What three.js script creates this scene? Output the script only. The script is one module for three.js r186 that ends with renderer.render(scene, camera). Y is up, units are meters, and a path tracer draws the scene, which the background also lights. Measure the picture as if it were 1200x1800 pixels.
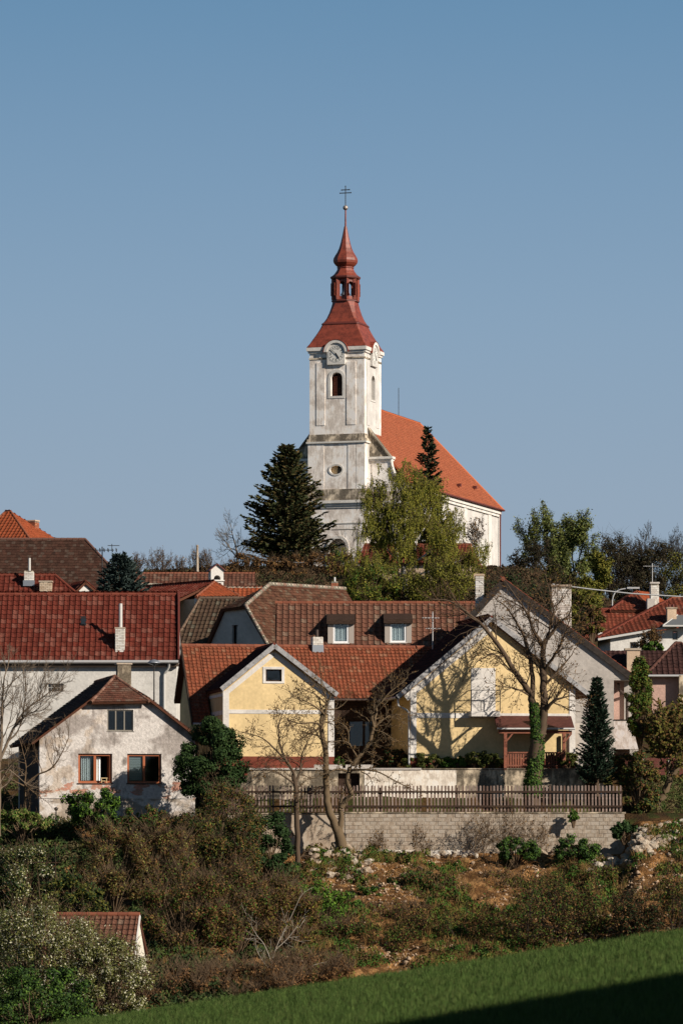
import * as THREE from 'three';
import { mergeGeometries } from 'three/addons/utils/BufferGeometryUtils.js';

// ---------- camera, sky, sun, exposure ----------
const F = 7400, H = 1480;                       // long lens: pixels per unit of slope, row of the horizon
const scene = new THREE.Scene();
const camera = new THREE.PerspectiveCamera(2 * Math.atan(900 / F) * 180 / Math.PI, 1200 / 1800, 1, 3000);
camera.setViewOffset(1200, 1800, 0, 900 - H, 1200, 1800);
camera.position.set(0, 0, 0);
camera.focus = 205; camera.userData.fStop = 7;
const SUN_AZ = 54 * Math.PI / 180, SUN_EL = 27 * Math.PI / 180;
const sunDir = new THREE.Vector3(Math.cos(SUN_EL) * Math.sin(SUN_AZ), Math.sin(SUN_EL), Math.cos(SUN_EL) * Math.cos(SUN_AZ));
{
  const w = 64, h = 512, data = new Float32Array(w * h * 4);
  const stops = [[-90, .06, .055, .045], [0, .252, .304, .354], [4.5, .226, .297, .380], [7, .190, .281, .386], [9, .152, .250, .366], [11.3, .108, .211, .335], [20, .046, .106, .190], [40, .021, .052, .100], [90, .012, .032, .066]];
  for (let j = 0; j < h; j++) {
    const el = (j + .5) / h * 180 - 90;
    let k = 0; while (k < stops.length - 2 && el > stops[k + 1][0]) k++;
    const a = stops[k], b = stops[k + 1], t = Math.min(1, Math.max(0, (el - a[0]) / (b[0] - a[0])));
    for (let i = 0; i < w; i++) for (let c = 0; c < 4; c++) data[(j * w + i) * 4 + c] = c === 3 ? 1 : (el < 0 ? stops[0][c + 1] : a[c + 1] + (b[c + 1] - a[c + 1]) * t);
  }
  const sky = new THREE.DataTexture(data, w, h, THREE.RGBAFormat, THREE.FloatType);
  sky.mapping = THREE.EquirectangularReflectionMapping; sky.magFilter = THREE.LinearFilter; sky.needsUpdate = true;
  scene.background = sky; scene.environment = sky;
}
const sun = new THREE.DirectionalLight(new THREE.Color().setRGB(1, .915, .80), 5);
sun.target.position.set(0, 10, -260); sun.position.copy(sun.target.position).addScaledVector(sunDir, 400);
sun.castShadow = true; Object.assign(sun.shadow.camera, { left: -160, right: 160, top: 160, bottom: -160, near: 1, far: 1200 }); sun.shadow.mapSize.set(4096, 4096);
scene.add(sun, sun.target);
const renderer = new THREE.WebGLRenderer({ antialias: true });
renderer.setSize(682, 1024); renderer.shadowMap.enabled = true;
renderer.toneMapping = THREE.LinearToneMapping; renderer.toneMappingExposure = 1.3;

// ---------- helpers ----------
const V = (x, y, z) => new THREE.Vector3(x, y, z);
const rnd = (s) => { let a = s >>> 0; return () => { a = a + 0x6D2B79F5 | 0; let t = Math.imul(a ^ a >>> 15, 1 | a); t = t + Math.imul(t ^ t >>> 7, 61 | t) ^ t; return ((t ^ t >>> 14) >>> 0) / 4294967296; }; };
const P = (px, py, d) => V((px - 600) * d / F, (H - py) * d / F, -d);   // the point d metres away that a pixel of the photograph looks at
const sstep = (a, b, x) => { const t = Math.min(1, Math.max(0, (x - a) / (b - a))); return t * t * (3 - 2 * t); };
const lerp = (a, b, t) => a + (b - a) * t;
const hash = (x, y, s) => { let h = Math.imul(x, 374761393) + Math.imul(y, 668265263) + Math.imul(s, 1442695041) | 0; h = Math.imul(h ^ h >>> 13, 1274126177); return ((h ^ h >>> 16) >>> 0) / 4294967296; };
function pnoise(x, y, per, s) {
  const xi = Math.floor(x), yi = Math.floor(y), fx = x - xi, fy = y - yi, u = fx * fx * (3 - 2 * fx), v = fy * fy * (3 - 2 * fy), m = (n) => ((n % per) + per) % per;
  return lerp(lerp(hash(m(xi), m(yi), s), hash(m(xi + 1), m(yi), s), u), lerp(hash(m(xi), m(yi + 1), s), hash(m(xi + 1), m(yi + 1), s), u), v);
}
function fbm(u, v, base, oct, s) { let a = 0, w = .5, n = 0; for (let o = 0; o < oct; o++) { a += w * pnoise(u * base, v * base, base, s + o); n += w; w *= .55; base *= 2; } return a / n; }
const fb2 = (x, y, oct, s) => fbm(x / 4096, y / 4096, 4096, oct, s);      // plain (not tiling) noise, unit cells
function tex(w, h, fn, srgb = true) {
  const d = new Uint8Array(w * h * 4);
  for (let j = 0; j < h; j++) for (let i = 0; i < w; i++) { const c = fn(i / w, j / h), o = (j * w + i) * 4; for (let k = 0; k < 3; k++) d[o + k] = Math.max(0, Math.min(255, (c.length ? c[k] : c) * 255)); d[o + 3] = 255; }
  const t = new THREE.DataTexture(d, w, h); t.wrapS = t.wrapT = THREE.RepeatWrapping; t.magFilter = THREE.LinearFilter; t.minFilter = THREE.LinearMipmapLinearFilter; t.generateMipmaps = true;
  if (srgb) t.colorSpace = THREE.SRGBColorSpace; t.needsUpdate = true; return t;
}
const rep = (t, sx, sy = sx, ox = 0, oy = 0) => { const c = t.clone(); c.repeat.set(1 / sx, 1 / sy); c.offset.set(ox, oy); c.needsUpdate = true; return c; };
const used = {};
const numbered = (n) => { const k = used[n] = (used[n] ?? -1) + 1; return k ? n + '_' + String(k).padStart(3, '0') : n; };
const sh = (o) => { o.castShadow = o.receiveShadow = true; return o; };
const D2R = Math.PI / 180;

class Site {                                    // a frame of reference standing somewhere in the place: x right, y up, z towards its front
  constructor(px, py, d, yaw = 0) { this.o = P(px, py, d); this.th = yaw * D2R; this.n = V(Math.sin(this.th), 0, Math.cos(this.th)); this.e = V(Math.cos(this.th), 0, -Math.sin(this.th)); }
  L(px, py, z = 0) { const r = V((px - 600) / F, (H - py) / F, -1), t = (z + this.o.dot(this.n)) / r.dot(this.n); const w = r.multiplyScalar(t).sub(this.o); return V(w.dot(this.e), w.y, z); }
  S(px, py, x) { const r = V((px - 600) / F, (H - py) / F, -1), t = (x + this.o.dot(this.e)) / r.dot(this.e); const w = r.multiplyScalar(t).sub(this.o); return V(x, w.y, w.dot(this.n)); }
}
function thing(name, label, category, site, group) {
  const g = new THREE.Group(); g.name = numbered(name); g.userData = { label, category }; if (group) g.userData.group = group;
  if (site instanceof Site) { g.position.copy(site.o); g.rotation.y = site.th; } else if (site) g.position.copy(site);
  scene.add(g); return g;
}
function tri3(geo) {                            // uv in metres, from the side a face looks to
  let g = geo.index ? geo.toNonIndexed() : geo; if (!g.attributes.normal) g.computeVertexNormals();
  for (const k of Object.keys(g.attributes)) if (!['position', 'normal', 'color'].includes(k)) g.deleteAttribute(k);
  const p = g.attributes.position, uv = new Float32Array(p.count * 2), a = V(), b = V(), c = V();
  for (let i = 0; i < p.count; i += 3) {
    a.fromBufferAttribute(p, i); b.fromBufferAttribute(p, i + 1); c.fromBufferAttribute(p, i + 2);
    const n = b.clone().sub(a).cross(c.clone().sub(a)), ax = Math.abs(n.x), ay = Math.abs(n.y), az = Math.abs(n.z);
    [a, b, c].forEach((q, k) => { const m = (i + k) * 2; if (az >= ax && az >= ay * .8) { uv[m] = q.x; uv[m + 1] = q.y; } else if (ax >= ay) { uv[m] = q.z; uv[m + 1] = q.y; } else { uv[m] = q.x; uv[m + 1] = q.z; } });
  }
  g.setAttribute('uv', new THREE.BufferAttribute(uv, 2)); return g;
}
const fuse = (list) => { list = (Array.isArray(list) ? list : [list]).map(tri3); return list.length > 1 ? mergeGeometries(list) : list[0]; };
function part(parent, name, geo, mat, label) {
  const m = sh(new THREE.Mesh(fuse(geo), mat)); m.name = name; if (label) m.userData.label = label; parent.add(m); return m;
}
function single(name, label, category, geo, mat, group, kind) {
  const m = sh(new THREE.Mesh(fuse(geo), mat)); m.name = numbered(name); m.userData = kind ? { kind } : { label, category }; if (kind && label) m.userData.label = label; if (group) m.userData.group = group; scene.add(m); return m;
}
const box = (x0, x1, y0, y1, z0, z1) => new THREE.BoxGeometry(Math.abs(x1 - x0), Math.abs(y1 - y0), Math.abs(z1 - z0)).translate((x0 + x1) / 2, (y0 + y1) / 2, (z0 + z1) / 2);
function prism(pts, z0, z1, holes = []) {       // flat outline (x, y) given thickness along z
  const s = new THREE.Shape(pts.map((p) => new THREE.Vector2(p.x ?? p[0], p.y ?? p[1])));
  for (const h of holes) s.holes.push(new THREE.Path(h.map((p) => new THREE.Vector2(p.x ?? p[0], p.y ?? p[1]))));
  return new THREE.ExtrudeGeometry(s, { depth: z1 - z0, bevelEnabled: false, curveSegments: 16 }).translate(0, 0, z0);
}
const rect = (x0, x1, y0, y1) => [[x0, y0], [x1, y0], [x1, y1], [x0, y1]];
function archOutline(x0, x1, y0, y1, n = 14) {  // upright opening with a round head
  const r = (x1 - x0) / 2, cx = (x0 + x1) / 2, o = [[x0, y0], [x1, y0]];
  for (let i = 0; i <= n; i++) { const a = i / n * Math.PI; o.push([cx + r * Math.cos(a), y1 - r + r * Math.sin(a)]); }
  return o;
}
const oval = (cx, cy, rx, ry, n = 28) => Array.from({ length: n }, (_, i) => [cx + rx * Math.cos(i / n * 2 * Math.PI), cy + ry * Math.sin(i / n * 2 * Math.PI)]);
function slab(poly, t) {                        // convex flat polygon in space, thickened away from its outer side
  const n = V().crossVectors(poly[1].clone().sub(poly[0]), poly[poly.length - 1].clone().sub(poly[0])).normalize(), lo = poly.map((p) => p.clone().addScaledVector(n, -t)), v = [];
  const T = (a, b, c) => v.push(a.x, a.y, a.z, b.x, b.y, b.z, c.x, c.y, c.z);
  for (let i = 1; i < poly.length - 1; i++) { T(poly[0], poly[i], poly[i + 1]); T(lo[0], lo[i + 1], lo[i]); }
  poly.forEach((p, i) => { const j = (i + 1) % poly.length; T(p, lo[i], poly[j]); T(poly[j], lo[i], lo[j]); });
  const g = new THREE.BufferGeometry(); g.setAttribute('position', new THREE.Float32BufferAttribute(v, 3)); g.computeVertexNormals(); return g;
}
function beam(a, b, w, h, up = V(0, 1, 0)) {    // squared timber from a to b; w across, h along up
  const d = b.clone().sub(a), len = d.length(); d.normalize(); const x = V().crossVectors(up, d).normalize(), y = V().crossVectors(d, x);
  return new THREE.BoxGeometry(w, h, len).applyMatrix4(new THREE.Matrix4().makeBasis(x, y, d)).translate((a.x + b.x) / 2, (a.y + b.y) / 2, (a.z + b.z) / 2);
}
const pipe = (pts, r, sides = 8, n) => new THREE.TubeGeometry(new THREE.CatmullRomCurve3(pts, false, 'catmullrom', .1), n || Math.max(2, pts.length * 4), r, sides);
const cyl = (x, y0, y1, z, r, s = 10, r2 = r) => new THREE.CylinderGeometry(r2, r, y1 - y0, s).translate(x, (y0 + y1) / 2, z);

// ---------- materials ----------
const C = (r, g, b) => new THREE.Color().setRGB(r, g, b);
const grainT = tex(512, 512, (u, v) => { const f = fbm(u, v, 6, 6, 3), g = fbm(u, v, 64, 2, 9); const q = .80 + .22 * f + .10 * (g - .5); return [q, q * .995, q * .985]; });
const grainB = tex(512, 512, (u, v) => .5 + .5 * (fbm(u, v, 48, 4, 21) - .5) + .5 * (fbm(u, v, 10, 3, 5) - .5), false);
const stainT = tex(1024, 1024, (u, v) => {      // grimy lime wash: clean patches, grey patches with ragged outlines, fine runs
  const a = fbm(u, v, 9, 6, 31), run = fbm(u, v * .25, 60, 3, 77), g = fbm(u, v, 90, 2, 12);
  const s = sstep(.36, .70, a * .7 + run * .32), q = lerp(1.06, .86, s) + .10 * (g - .5) + .1 * (fbm(u, v, 22, 4, 61) - .5);
  return [q, q * lerp(.99, .965, s), q * lerp(.975, .93, s)];
});
const grimeT = tex(1024, 1024, (u, v) => {      // the dirtiest plaster: lichen and soot
  const a = fbm(u, v, 7, 6, 131), run = fbm(u, v * .25, 52, 3, 177), g = fbm(u, v, 100, 2, 12);
  const s = sstep(.36, .64, a * .75 + run * .28), q = lerp(1, .5, s) + .2 * (g - .5);
  return [q, q * .97, q * .91];
});
const speckT = tex(512, 512, (u, v) => { const f = fbm(u, v, 10, 5, 41), s = sstep(.62, .70, fbm(u, v, 70, 2, 43)); const q = .62 + .5 * f; return [q + .25 * s, q + .25 * s, q + .22 * s]; });
const mat = (c, rough = .85, o = {}) => new THREE.MeshPhysicalMaterial({ color: c, roughness: rough, specularIntensity: rough > .7 ? .3 : 1, ...o });
const plaster = (c, size = 4, t = grainT, bump = .012) => mat(c, .92, { map: rep(t, size), bumpMap: rep(grainB, 1.3), bumpScale: bump });
const M = {
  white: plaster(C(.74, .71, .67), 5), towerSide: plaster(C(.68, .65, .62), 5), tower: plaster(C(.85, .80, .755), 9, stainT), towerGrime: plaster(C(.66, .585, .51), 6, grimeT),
  trim: plaster(C(.78, .74, .69), 4), whiteWall: plaster(C(.72, .69, .65), 5), grey: plaster(C(.56, .52, .49), 6, stainT), gable: plaster(C(.56, .51, .47), 7), shedWall: plaster(C(.80, .74, .62), 4),
  yellow: plaster(C(.74, .56, .30), 6, grainT, .006), band: plaster(C(.72, .68, .64), 4, grainT, .006), plinth: plaster(C(.20, .055, .035), 4, grainT, .006), pink: plaster(C(.55, .36, .30), 4), beige: plaster(C(.62, .46, .33), 4),
  retaining: plaster(C(.60, .52, .43), 5, grimeT), concrete: plaster(C(.40, .33, .26), 5, stainT),
  render: plaster(C(.78, .72, .64), 3, stainT),
  redMetal: mat(C(.24, .047, .024), .55, { map: rep(speckT, 3), bumpMap: rep(grainB, 2), bumpScale: .006 }), darkRed: mat(C(.11, .022, .014), .6),
  dark: mat(C(.012, .011, .011), .8), iron: mat(C(.03, .028, .028), .5, { metalness: .4 }), zinc: mat(C(.30, .32, .35), .45, { metalness: .6 }), gutter: mat(C(.46, .45, .44), .5, { metalness: .3 }), brownPipe: mat(C(.05, .028, .02), .5),
  paleMetal: mat(C(.48, .46, .43), .55), woodBrown: mat(C(.22, .06, .025), .7, { map: rep(speckT, .6) }), woodAndShade: mat(C(.055, .032, .022), .8, { map: rep(speckT, .8) }), woodPale: mat(C(.55, .40, .22), .8), orangeFrame: mat(C(.32, .085, .025), .55), greyFrame: mat(C(.20, .18, .15), .8), whiteFrame: mat(C(.80, .80, .80), .5),  // the dark wood tone also serves as painted shade on some walls
  verge: mat(C(.34, .33, .33), .8, { map: rep(speckT, 1.5) }), vergeDark: mat(C(.05, .04, .035), .85, { map: rep(speckT, 1.5) }), deck: mat(C(.09, .035, .02), .9), soffit: mat(C(.10, .07, .05), .85),
  glass: new THREE.MeshPhysicalMaterial({ color: C(.75, .8, .82), roughness: .04, transmission: 1, thickness: 0, ior: 1.5 }), curtain: mat(C(.80, .79, .76), .95), blind: mat(C(.34, .35, .33), .8), cheek: mat(C(.36, .31, .27), .8),
  mortar: plaster(C(.62, .58, .52), 1.2, grimeT), goldBall: mat(C(.36, .30, .26), .45, { metalness: .5 }), ceramic: mat(C(.55, .53, .50), .6), block: null,
};
const tones = (r, g, b, n, s, spread = .22, lichen = 0) => { const R = rnd(s), a = []; for (let i = 0; i < n; i++) { const k = 1 + (R() - .5) * 2 * spread, h = 1 + (R() - .5) * spread * .7; a.push(lichen && i < lichen ? C(r * 1.12 + .015, g * 1.5 + .012, b * 1.6 + .010) : C(r * k, g * k * h, b * k * h)); } return a; };
const toneMats = (cols, rough = .8) => cols.map((c) => mat(c, rough, { map: rep(speckT, .9) }));
const vcol = new THREE.MeshPhysicalMaterial({ color: 0xffffff, roughness: .82, specularIntensity: .3, vertexColors: true, map: rep(speckT, 1.1) });

// ---------- tiles ----------
const tileGeos = {};
function tileGeo(w, h, style) {                 // one roof tile: x across, y up the slope, z out of the roof; its lower edge stands proud
  const key = [w, h, style].join(); if (tileGeos[key]) return tileGeos[key];
  const prof = style === 'roll' ? [[0, .012], [.12, .045], [.26, .05], [.40, .02], [.65, .0], [1, .012]] : style === 'wave' ? [[0, .03], [.2, .048], [.42, .018], [.7, .004], [1, .03]] : [[0, 0], [1, 0]];
  const sc = style === 'flat' ? 1 : w / .30, v = [], uv = [], lift = style === 'flat' ? .03 : .035, H2 = h * 1.12;
  const T = (a, b, c) => { for (const q of [a, b, c]) { v.push(...q); uv.push(q[0], q[1]); } };
  for (let i = 0; i < prof.length - 1; i++) {
    const [x0, z0] = prof[i], [x1, z1] = prof[i + 1], A = [x0 * w, 0, z0 * sc + lift], B = [x1 * w, 0, z1 * sc + lift], Cc = [x1 * w, H2, z1 * sc], Dd = [x0 * w, H2, z0 * sc], E = [x0 * w, 0, z0 * sc], G = [x1 * w, 0, z1 * sc];
    T(A, B, Cc); T(A, Cc, Dd); T(E, G, B); T(E, B, A);
  }
  const L0 = [0, 0, prof[0][1] * sc], L1 = [0, 0, prof[0][1] * sc + lift], L2 = [0, H2, prof[0][1] * sc];
  T(L0, L1, L2);
  const g = new THREE.BufferGeometry(); g.setAttribute('position', new THREE.Float32BufferAttribute(v, 3)); g.setAttribute('uv', new THREE.Float32BufferAttribute(uv, 2)); g.computeVertexNormals();
  return tileGeos[key] = g;
}
let tileSeed = 100;
function tiles(parent, poly, o) {               // covers a flat outline (eave left, eave right, ... ridge left, seen from outside) with tiles, on a deck
  const { w = .3, h = .33, style = 'roll', cols, mats, singles = 0, jitter = .012 } = o, R = rnd(tileSeed++);
  const p0 = poly[0], U = poly[1].clone().sub(p0).normalize(), N = V().crossVectors(U, poly[poly.length - 1].clone().sub(p0)).normalize(), W = V().crossVectors(N, U);
  const q = poly.map((p) => { const d = p.clone().sub(p0); return [d.dot(U), d.dot(W)]; });
  if (!o.noDeck) part(parent, 'roof_deck', slab(poly.map((p) => p.clone().addScaledVector(N, -.02)), o.deckT || .14), o.deck || M.deck);
  const y1 = Math.max(...q.map((a) => a[1])), base = tileGeo(w, h, style), list = [];
  for (let j = 0; j * h < y1 - .05; j++) {
    const ym = Math.min((j + .5) * h, y1 - .01), xs = [];
    q.forEach((a, i) => { const b = q[(i + 1) % q.length]; if ((a[1] - ym) * (b[1] - ym) < 0) xs.push(a[0] + (b[0] - a[0]) * (ym - a[1]) / (b[1] - a[1])); });
    if (xs.length < 2) continue;
    const xa = Math.min(...xs), xb = Math.max(...xs), off = style === 'flat' && j % 2 ? w / 2 : 0;
    for (let i = Math.floor((xa - off) / w); i * w + off < xb; i++) {
      const a = Math.max(xa, i * w + off), b = Math.min(xb, (i + 1) * w + off); if (b - a < w * .12) continue;
      list.push([a + (R() - .5) * jitter, j * h + (R() - .5) * jitter, (b - a) / w, (R() - .5) * .02, R() * .008, Math.floor(R() * cols.length)]);
    }
  }
  const basis = new THREE.Matrix4().makeBasis(U, W, N).setPosition(p0), m4 = new THREE.Matrix4(), rot = new THREE.Matrix4();
  const rest = [];
  list.forEach((t, i) => {
    m4.copy(basis).multiply(rot.makeTranslation(t[0], t[1], t[4])).multiply(rot.makeRotationZ(t[3])).multiply(rot.makeScale(t[2], 1, 1));
    if (i >= list.length - singles) { const k = sh(new THREE.Mesh(base, mats[t[5]])); k.name = 'roof_tile'; m4.decompose(k.position, k.quaternion, k.scale); parent.add(k); }
    else rest.push([m4.clone(), cols[t[5]]]);
  });
  if (rest.length) {
    const n = base.attributes.position.count, pos = new Float32Array(rest.length * n * 3), col = new Float32Array(rest.length * n * 3), uv = new Float32Array(rest.length * n * 2), v = V();
    rest.forEach(([m, c], k) => { const ox = R() * 3, oy = R() * 3; for (let i = 0; i < n; i++) { v.fromBufferAttribute(base.attributes.position, i).applyMatrix4(m); v.toArray(pos, (k * n + i) * 3); c.toArray(col, (k * n + i) * 3); uv[(k * n + i) * 2] = base.attributes.uv.getX(i) + ox; uv[(k * n + i) * 2 + 1] = base.attributes.uv.getY(i) + oy; } });
    const g = new THREE.BufferGeometry(); g.setAttribute('position', new THREE.BufferAttribute(pos, 3)); g.setAttribute('color', new THREE.BufferAttribute(col, 3)); g.setAttribute('uv', new THREE.BufferAttribute(uv, 2)); g.computeVertexNormals();
    const k = sh(new THREE.Mesh(g, vcol)); k.name = 'roof_tile'; k.userData.kind = 'stuff'; parent.add(k);
  }
  return { U, W, N };
}
function ridge(parent, a, b, r, m, len = .4, apart = true) {   // half-round cap tiles from a to b
  const d = b.clone().sub(a), n = Math.max(1, Math.round(d.length() / len)), step = d.clone().divideScalar(n), q = new THREE.Quaternion().setFromUnitVectors(V(0, 1, 0), d.clone().normalize());
  const g0 = new THREE.CylinderGeometry(r, r * 1.12, step.length() * 1.06, 7, 1, false);
  const gs = [];
  for (let i = 0; i < n; i++) { const c = a.clone().addScaledVector(step, i + .5); if (apart) { const k = sh(new THREE.Mesh(g0, Array.isArray(m) ? m[i % m.length] : m)); k.name = 'ridge_tile'; k.position.copy(c); k.quaternion.copy(q); parent.add(k); } else gs.push(g0.clone().applyQuaternion(q).translate(c.x, c.y, c.z)); }
  if (!apart) part(parent, 'ridge', gs, Array.isArray(m) ? m[0] : m);
}
function windowUnit(parent, x0, x1, y0, y1, z, o = {}) {   // frame with its panes a little behind the wall face
  const f = o.f || .07, t = o.t || .07, nx = o.nx || 1, gs = [box(x0, x1, y0, y0 + f, z - t, z), box(x0, x1, y1 - f, y1, z - t, z), box(x0, x0 + f, y0 + f, y1 - f, z - t, z), box(x1 - f, x1, y0 + f, y1 - f, z - t, z)];
  const wdt = (x1 - x0) / nx;
  for (let i = 1; i < nx; i++) gs.push(box(x0 + i * wdt - f * .55, x0 + i * wdt + f * .55, y0 + f, y1 - f, z - t + .004, z - .004));
  const fr = part(parent, 'window', gs, o.mat || M.whiteFrame);
  for (let i = 0; i < nx; i++) if (!(o.open || []).includes(i)) part(fr, 'pane', box(x0 + i * wdt + f * .7, x0 + (i + 1) * wdt - f * .7, y0 + f * .9, y1 - f * .9, z - t * .5 - .004, z - t * .5 + .004), M.glass);
  if (o.sill) part(fr, 'sill', box(x0 - .05, x1 + .05, y0 - .05, y0 - .004, z - t, z + o.sill), o.sillMat || M.band);
  return fr;
}
function curtain(parent, x0, x1, y0, y1, z, m = M.curtain, waves = 7, amp = .025) {
  const g = new THREE.PlaneGeometry(x1 - x0, y1 - y0, waves * 6, 1), p = g.attributes.position; for (let i = 0; i < p.count; i++) p.setZ(i, amp * Math.sin((p.getX(i) / (x1 - x0) + .5) * waves * 2 * Math.PI) + amp * .5 * Math.sin(p.getX(i) * 31)); g.computeVertexNormals(); g.translate((x0 + x1) / 2, (y0 + y1) / 2, z); return part(parent, 'curtain', g, m);
}
function bricks(parent, x0, x1, y0, y1, z0, z1, m, o = {}) {   // brick chimney stack: core with courses of separate bricks standing proud
  const bh = o.bh || .085, bl = o.bl || .27, j = .012, ms = Array.isArray(m) ? m : [m];
  part(parent, 'core', box(x0 + .012, x1 - .012, y0, y1 - .005, z0 + .012, z1 - .012), o.mortar || M.mortar);
  const R = rnd(Math.floor((x0 + 50) * 1000)), n = Math.floor((y1 - y0) / bh), W = x1 - x0, Dp = z1 - z0, nb = Math.max(1, Math.round(W / bl)), nd = Math.max(1, Math.round(Dp / bl));
  const gF = new THREE.BoxGeometry(W / nb - j, bh - j, .03), gS = new THREE.BoxGeometry(.03, bh - j, Dp / nd - j);
  const put = (g, x, y, z) => { const k = sh(new THREE.Mesh(g, ms[Math.floor(R() * ms.length)])); k.name = 'brick'; k.position.set(x, y, z); parent.add(k); };
  const gHalf = new THREE.BoxGeometry(W / nb / 2 - j, bh - j, .03);
  for (let r = 0; r < n; r++) {
    const y = y0 + (r + .5) * bh;
    if (r % 2) { put(gHalf, x0 + W / nb / 4, y, z1 - .003); put(gHalf, x1 - W / nb / 4, y, z1 - .003); for (let i = 0; i < nb - 1; i++) put(gF, x0 + (i + 1) * W / nb, y, z1 - .003); } else for (let i = 0; i < nb; i++) put(gF, x0 + (i + .5) * W / nb, y, z1 - .003);
    for (let i = 0; i < nd; i++) { put(gS, x1 - .003, y, z0 + (i + .5) * Dp / nd); if (o.left) put(gS, x0 + .003, y, z0 + (i + .5) * Dp / nd); }
  }
}
const brickWhite = [C(.62, .58, .52), C(.56, .51, .45), C(.66, .63, .58), C(.50, .45, .40)].map((c) => mat(c, .9));
const brickRed = [C(.30, .11, .06), C(.36, .15, .08), C(.26, .09, .05)].map((c) => mat(c, .9));
const brickTan = [C(.46, .36, .26), C(.40, .30, .21), C(.50, .40, .30)].map((c) => mat(c, .9));
function shell(parent, x0, x1, y0, ye, z0, z1, m, t = .3) {    // side and rear walls behind a front wall (z0 front, z1 rear)
  part(parent, 'side_wall', box(x0, x0 + t, y0, ye, z1 + t, z0), m); part(parent, 'side_wall', box(x1 - t, x1, y0, ye, z1 + t, z0), m); part(parent, 'rear_wall', box(x0, x1, y0, ye, z1, z1 + t), m);
}
// a plain roofed house: front slope seen by pixel corners (eave left, eave right, ridge right, ridge left), eaves at z 0, ridge `run` metres behind
function roofHouse(g, s, px, o) {
  const run = o.run, eL = s.L(...px[0], 0), eR = s.L(...px[1], 0), rR = s.L(...px[2], -run), rL = s.L(...px[3], -run), hipL = rL.x - eL.x > .5, hipR = eR.x - rR.x > .5;
  const bL = V(eL.x, eL.y, -2 * run), bR = V(eR.x, eR.y, -2 * run), ov = o.over ?? .35, wh = o.wallH || 5;
  tiles(g, [eL, eR, rR, rL], { ...o, singles: o.singles || 0 });
  const q = { ...o, singles: 0 };
  tiles(g, [bR, bL, rL, rR], q);
  if (hipR) tiles(g, [eR, bR, rR], q); if (hipL) tiles(g, [bL, eL, rL], q);
  if (o.ridgeMat) { ridge(g, rL, rR, .11, o.ridgeMat, .42, o.ridgeApart ?? false); if (hipR) ridge(g, eR, rR, .1, o.ridgeMat, .42, o.ridgeApart ?? false); if (hipL) ridge(g, eL, rL, .1, o.ridgeMat, .42, o.ridgeApart ?? false); }
  const x0 = eL.x + (hipL ? ov : .12), x1 = eR.x - (hipR ? ov : .12), ye = Math.min(eL.y, eR.y) - .05, z0 = -ov, z1 = -2 * run + ov, y0 = Math.min(ye - wh, ...[[x0, z0], [x1, z0], [x0, z1], [x1, z1]].map(([x, z]) => groundY(s.o.x + x * s.e.x + z * s.n.x, -(s.o.z + x * s.e.z + z * s.n.z)) - .5 - s.o.y));
  part(g, 'front_wall', prism(rect(x0, x1, y0, ye), z0 - .3, z0, o.holes || []), o.wall);
  shell(g, x0, x1, y0, ye, z0 - .3, z1, o.wall);
  const gablePts = (x) => prism([[z1, ye], [z0, ye], [-run, rL.y - .2]], 0, .28).rotateY(-Math.PI / 2).translate(x, 0, 0);
  if (!hipL) part(g, 'gable_wall', gablePts(x0 + .28), o.wall); if (!hipR) part(g, 'gable_wall', gablePts(x1), o.wall);
  return { eL, eR, rR, rL, x0, x1, ye, y0, z0, z1 };
}

// ---------- ground ----------
const prof = (pts, d) => { let k = 0; while (k < pts.length - 2 && d > pts[k + 1][0]) k++; const a = pts[k], b = pts[k + 1], t = Math.min(1, Math.max(0, (d - a[0]) / (b[0] - a[0]))); return lerp(a[1], b[1], t); };
const profMid = [[46, -1.55], [52, -2.4], [75, -6.5], [120, -10], [160, -8], [178, -5.2], [186, -3.2], [192, -1.35], [194.6, -.72], [196.2, -.6], [196.6, 1.3], [199, 1.5], [199.4, 3.3], [214, 4], [232, 7.2], [260, 11], [300, 15], [360, 21.5], [412, 26.4], [430, 27.3], [470, 27], [600, 22], [2600, 10]];
const profLeft = [[46, -1.55], [52, -2.4], [75, -7], [120, -10.5], [160, -7.5], [178, -4.5], [188, -1.4], [193, .75], [197, 1.0], [206, 1.4], [211, 3.6], [232, 7.2], [260, 11], [300, 15], [360, 20.5], [412, 24.5], [430, 25], [600, 20], [2600, 8]];
const profRight = [[46, -1.55], [52, -2.4], [75, -6.5], [120, -10], [160, -8], [178, -5], [186, -2.6], [192, -.2], [196, .9], [204, 2.6], [214, 3.6], [232, 6.5], [260, 10], [300, 14], [360, 19], [412, 22.5], [430, 23.3], [600, 21], [2600, 8]];
function groundY(x, d) {
  const u = x * 200 / Math.max(d, 150), fw = sstep(225, 330, d) * 14, wl = sstep(-4.6, -5.6 - fw, u), wr = sstep(13.2 - fw * .36, 14.2, u);
  let y = prof(profMid, d) * (1 - wl - wr) + prof(profLeft, d) * wl + prof(profRight, d) * wr;
  const f = 1 - sstep(46, 60, d); y += f * .1505 * x;
  if (d > 60) y += (fb2(x * .35 + 99, d * .35, 3, 5) - .5) * .5 * sstep(60, 120, d);
  if (d > 165 && d < 195 && x > -5.2) y += (fb2(x * 1.4 + 40, d * 1.4, 4, 8) - .5) * .9;
  return y;
}
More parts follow.
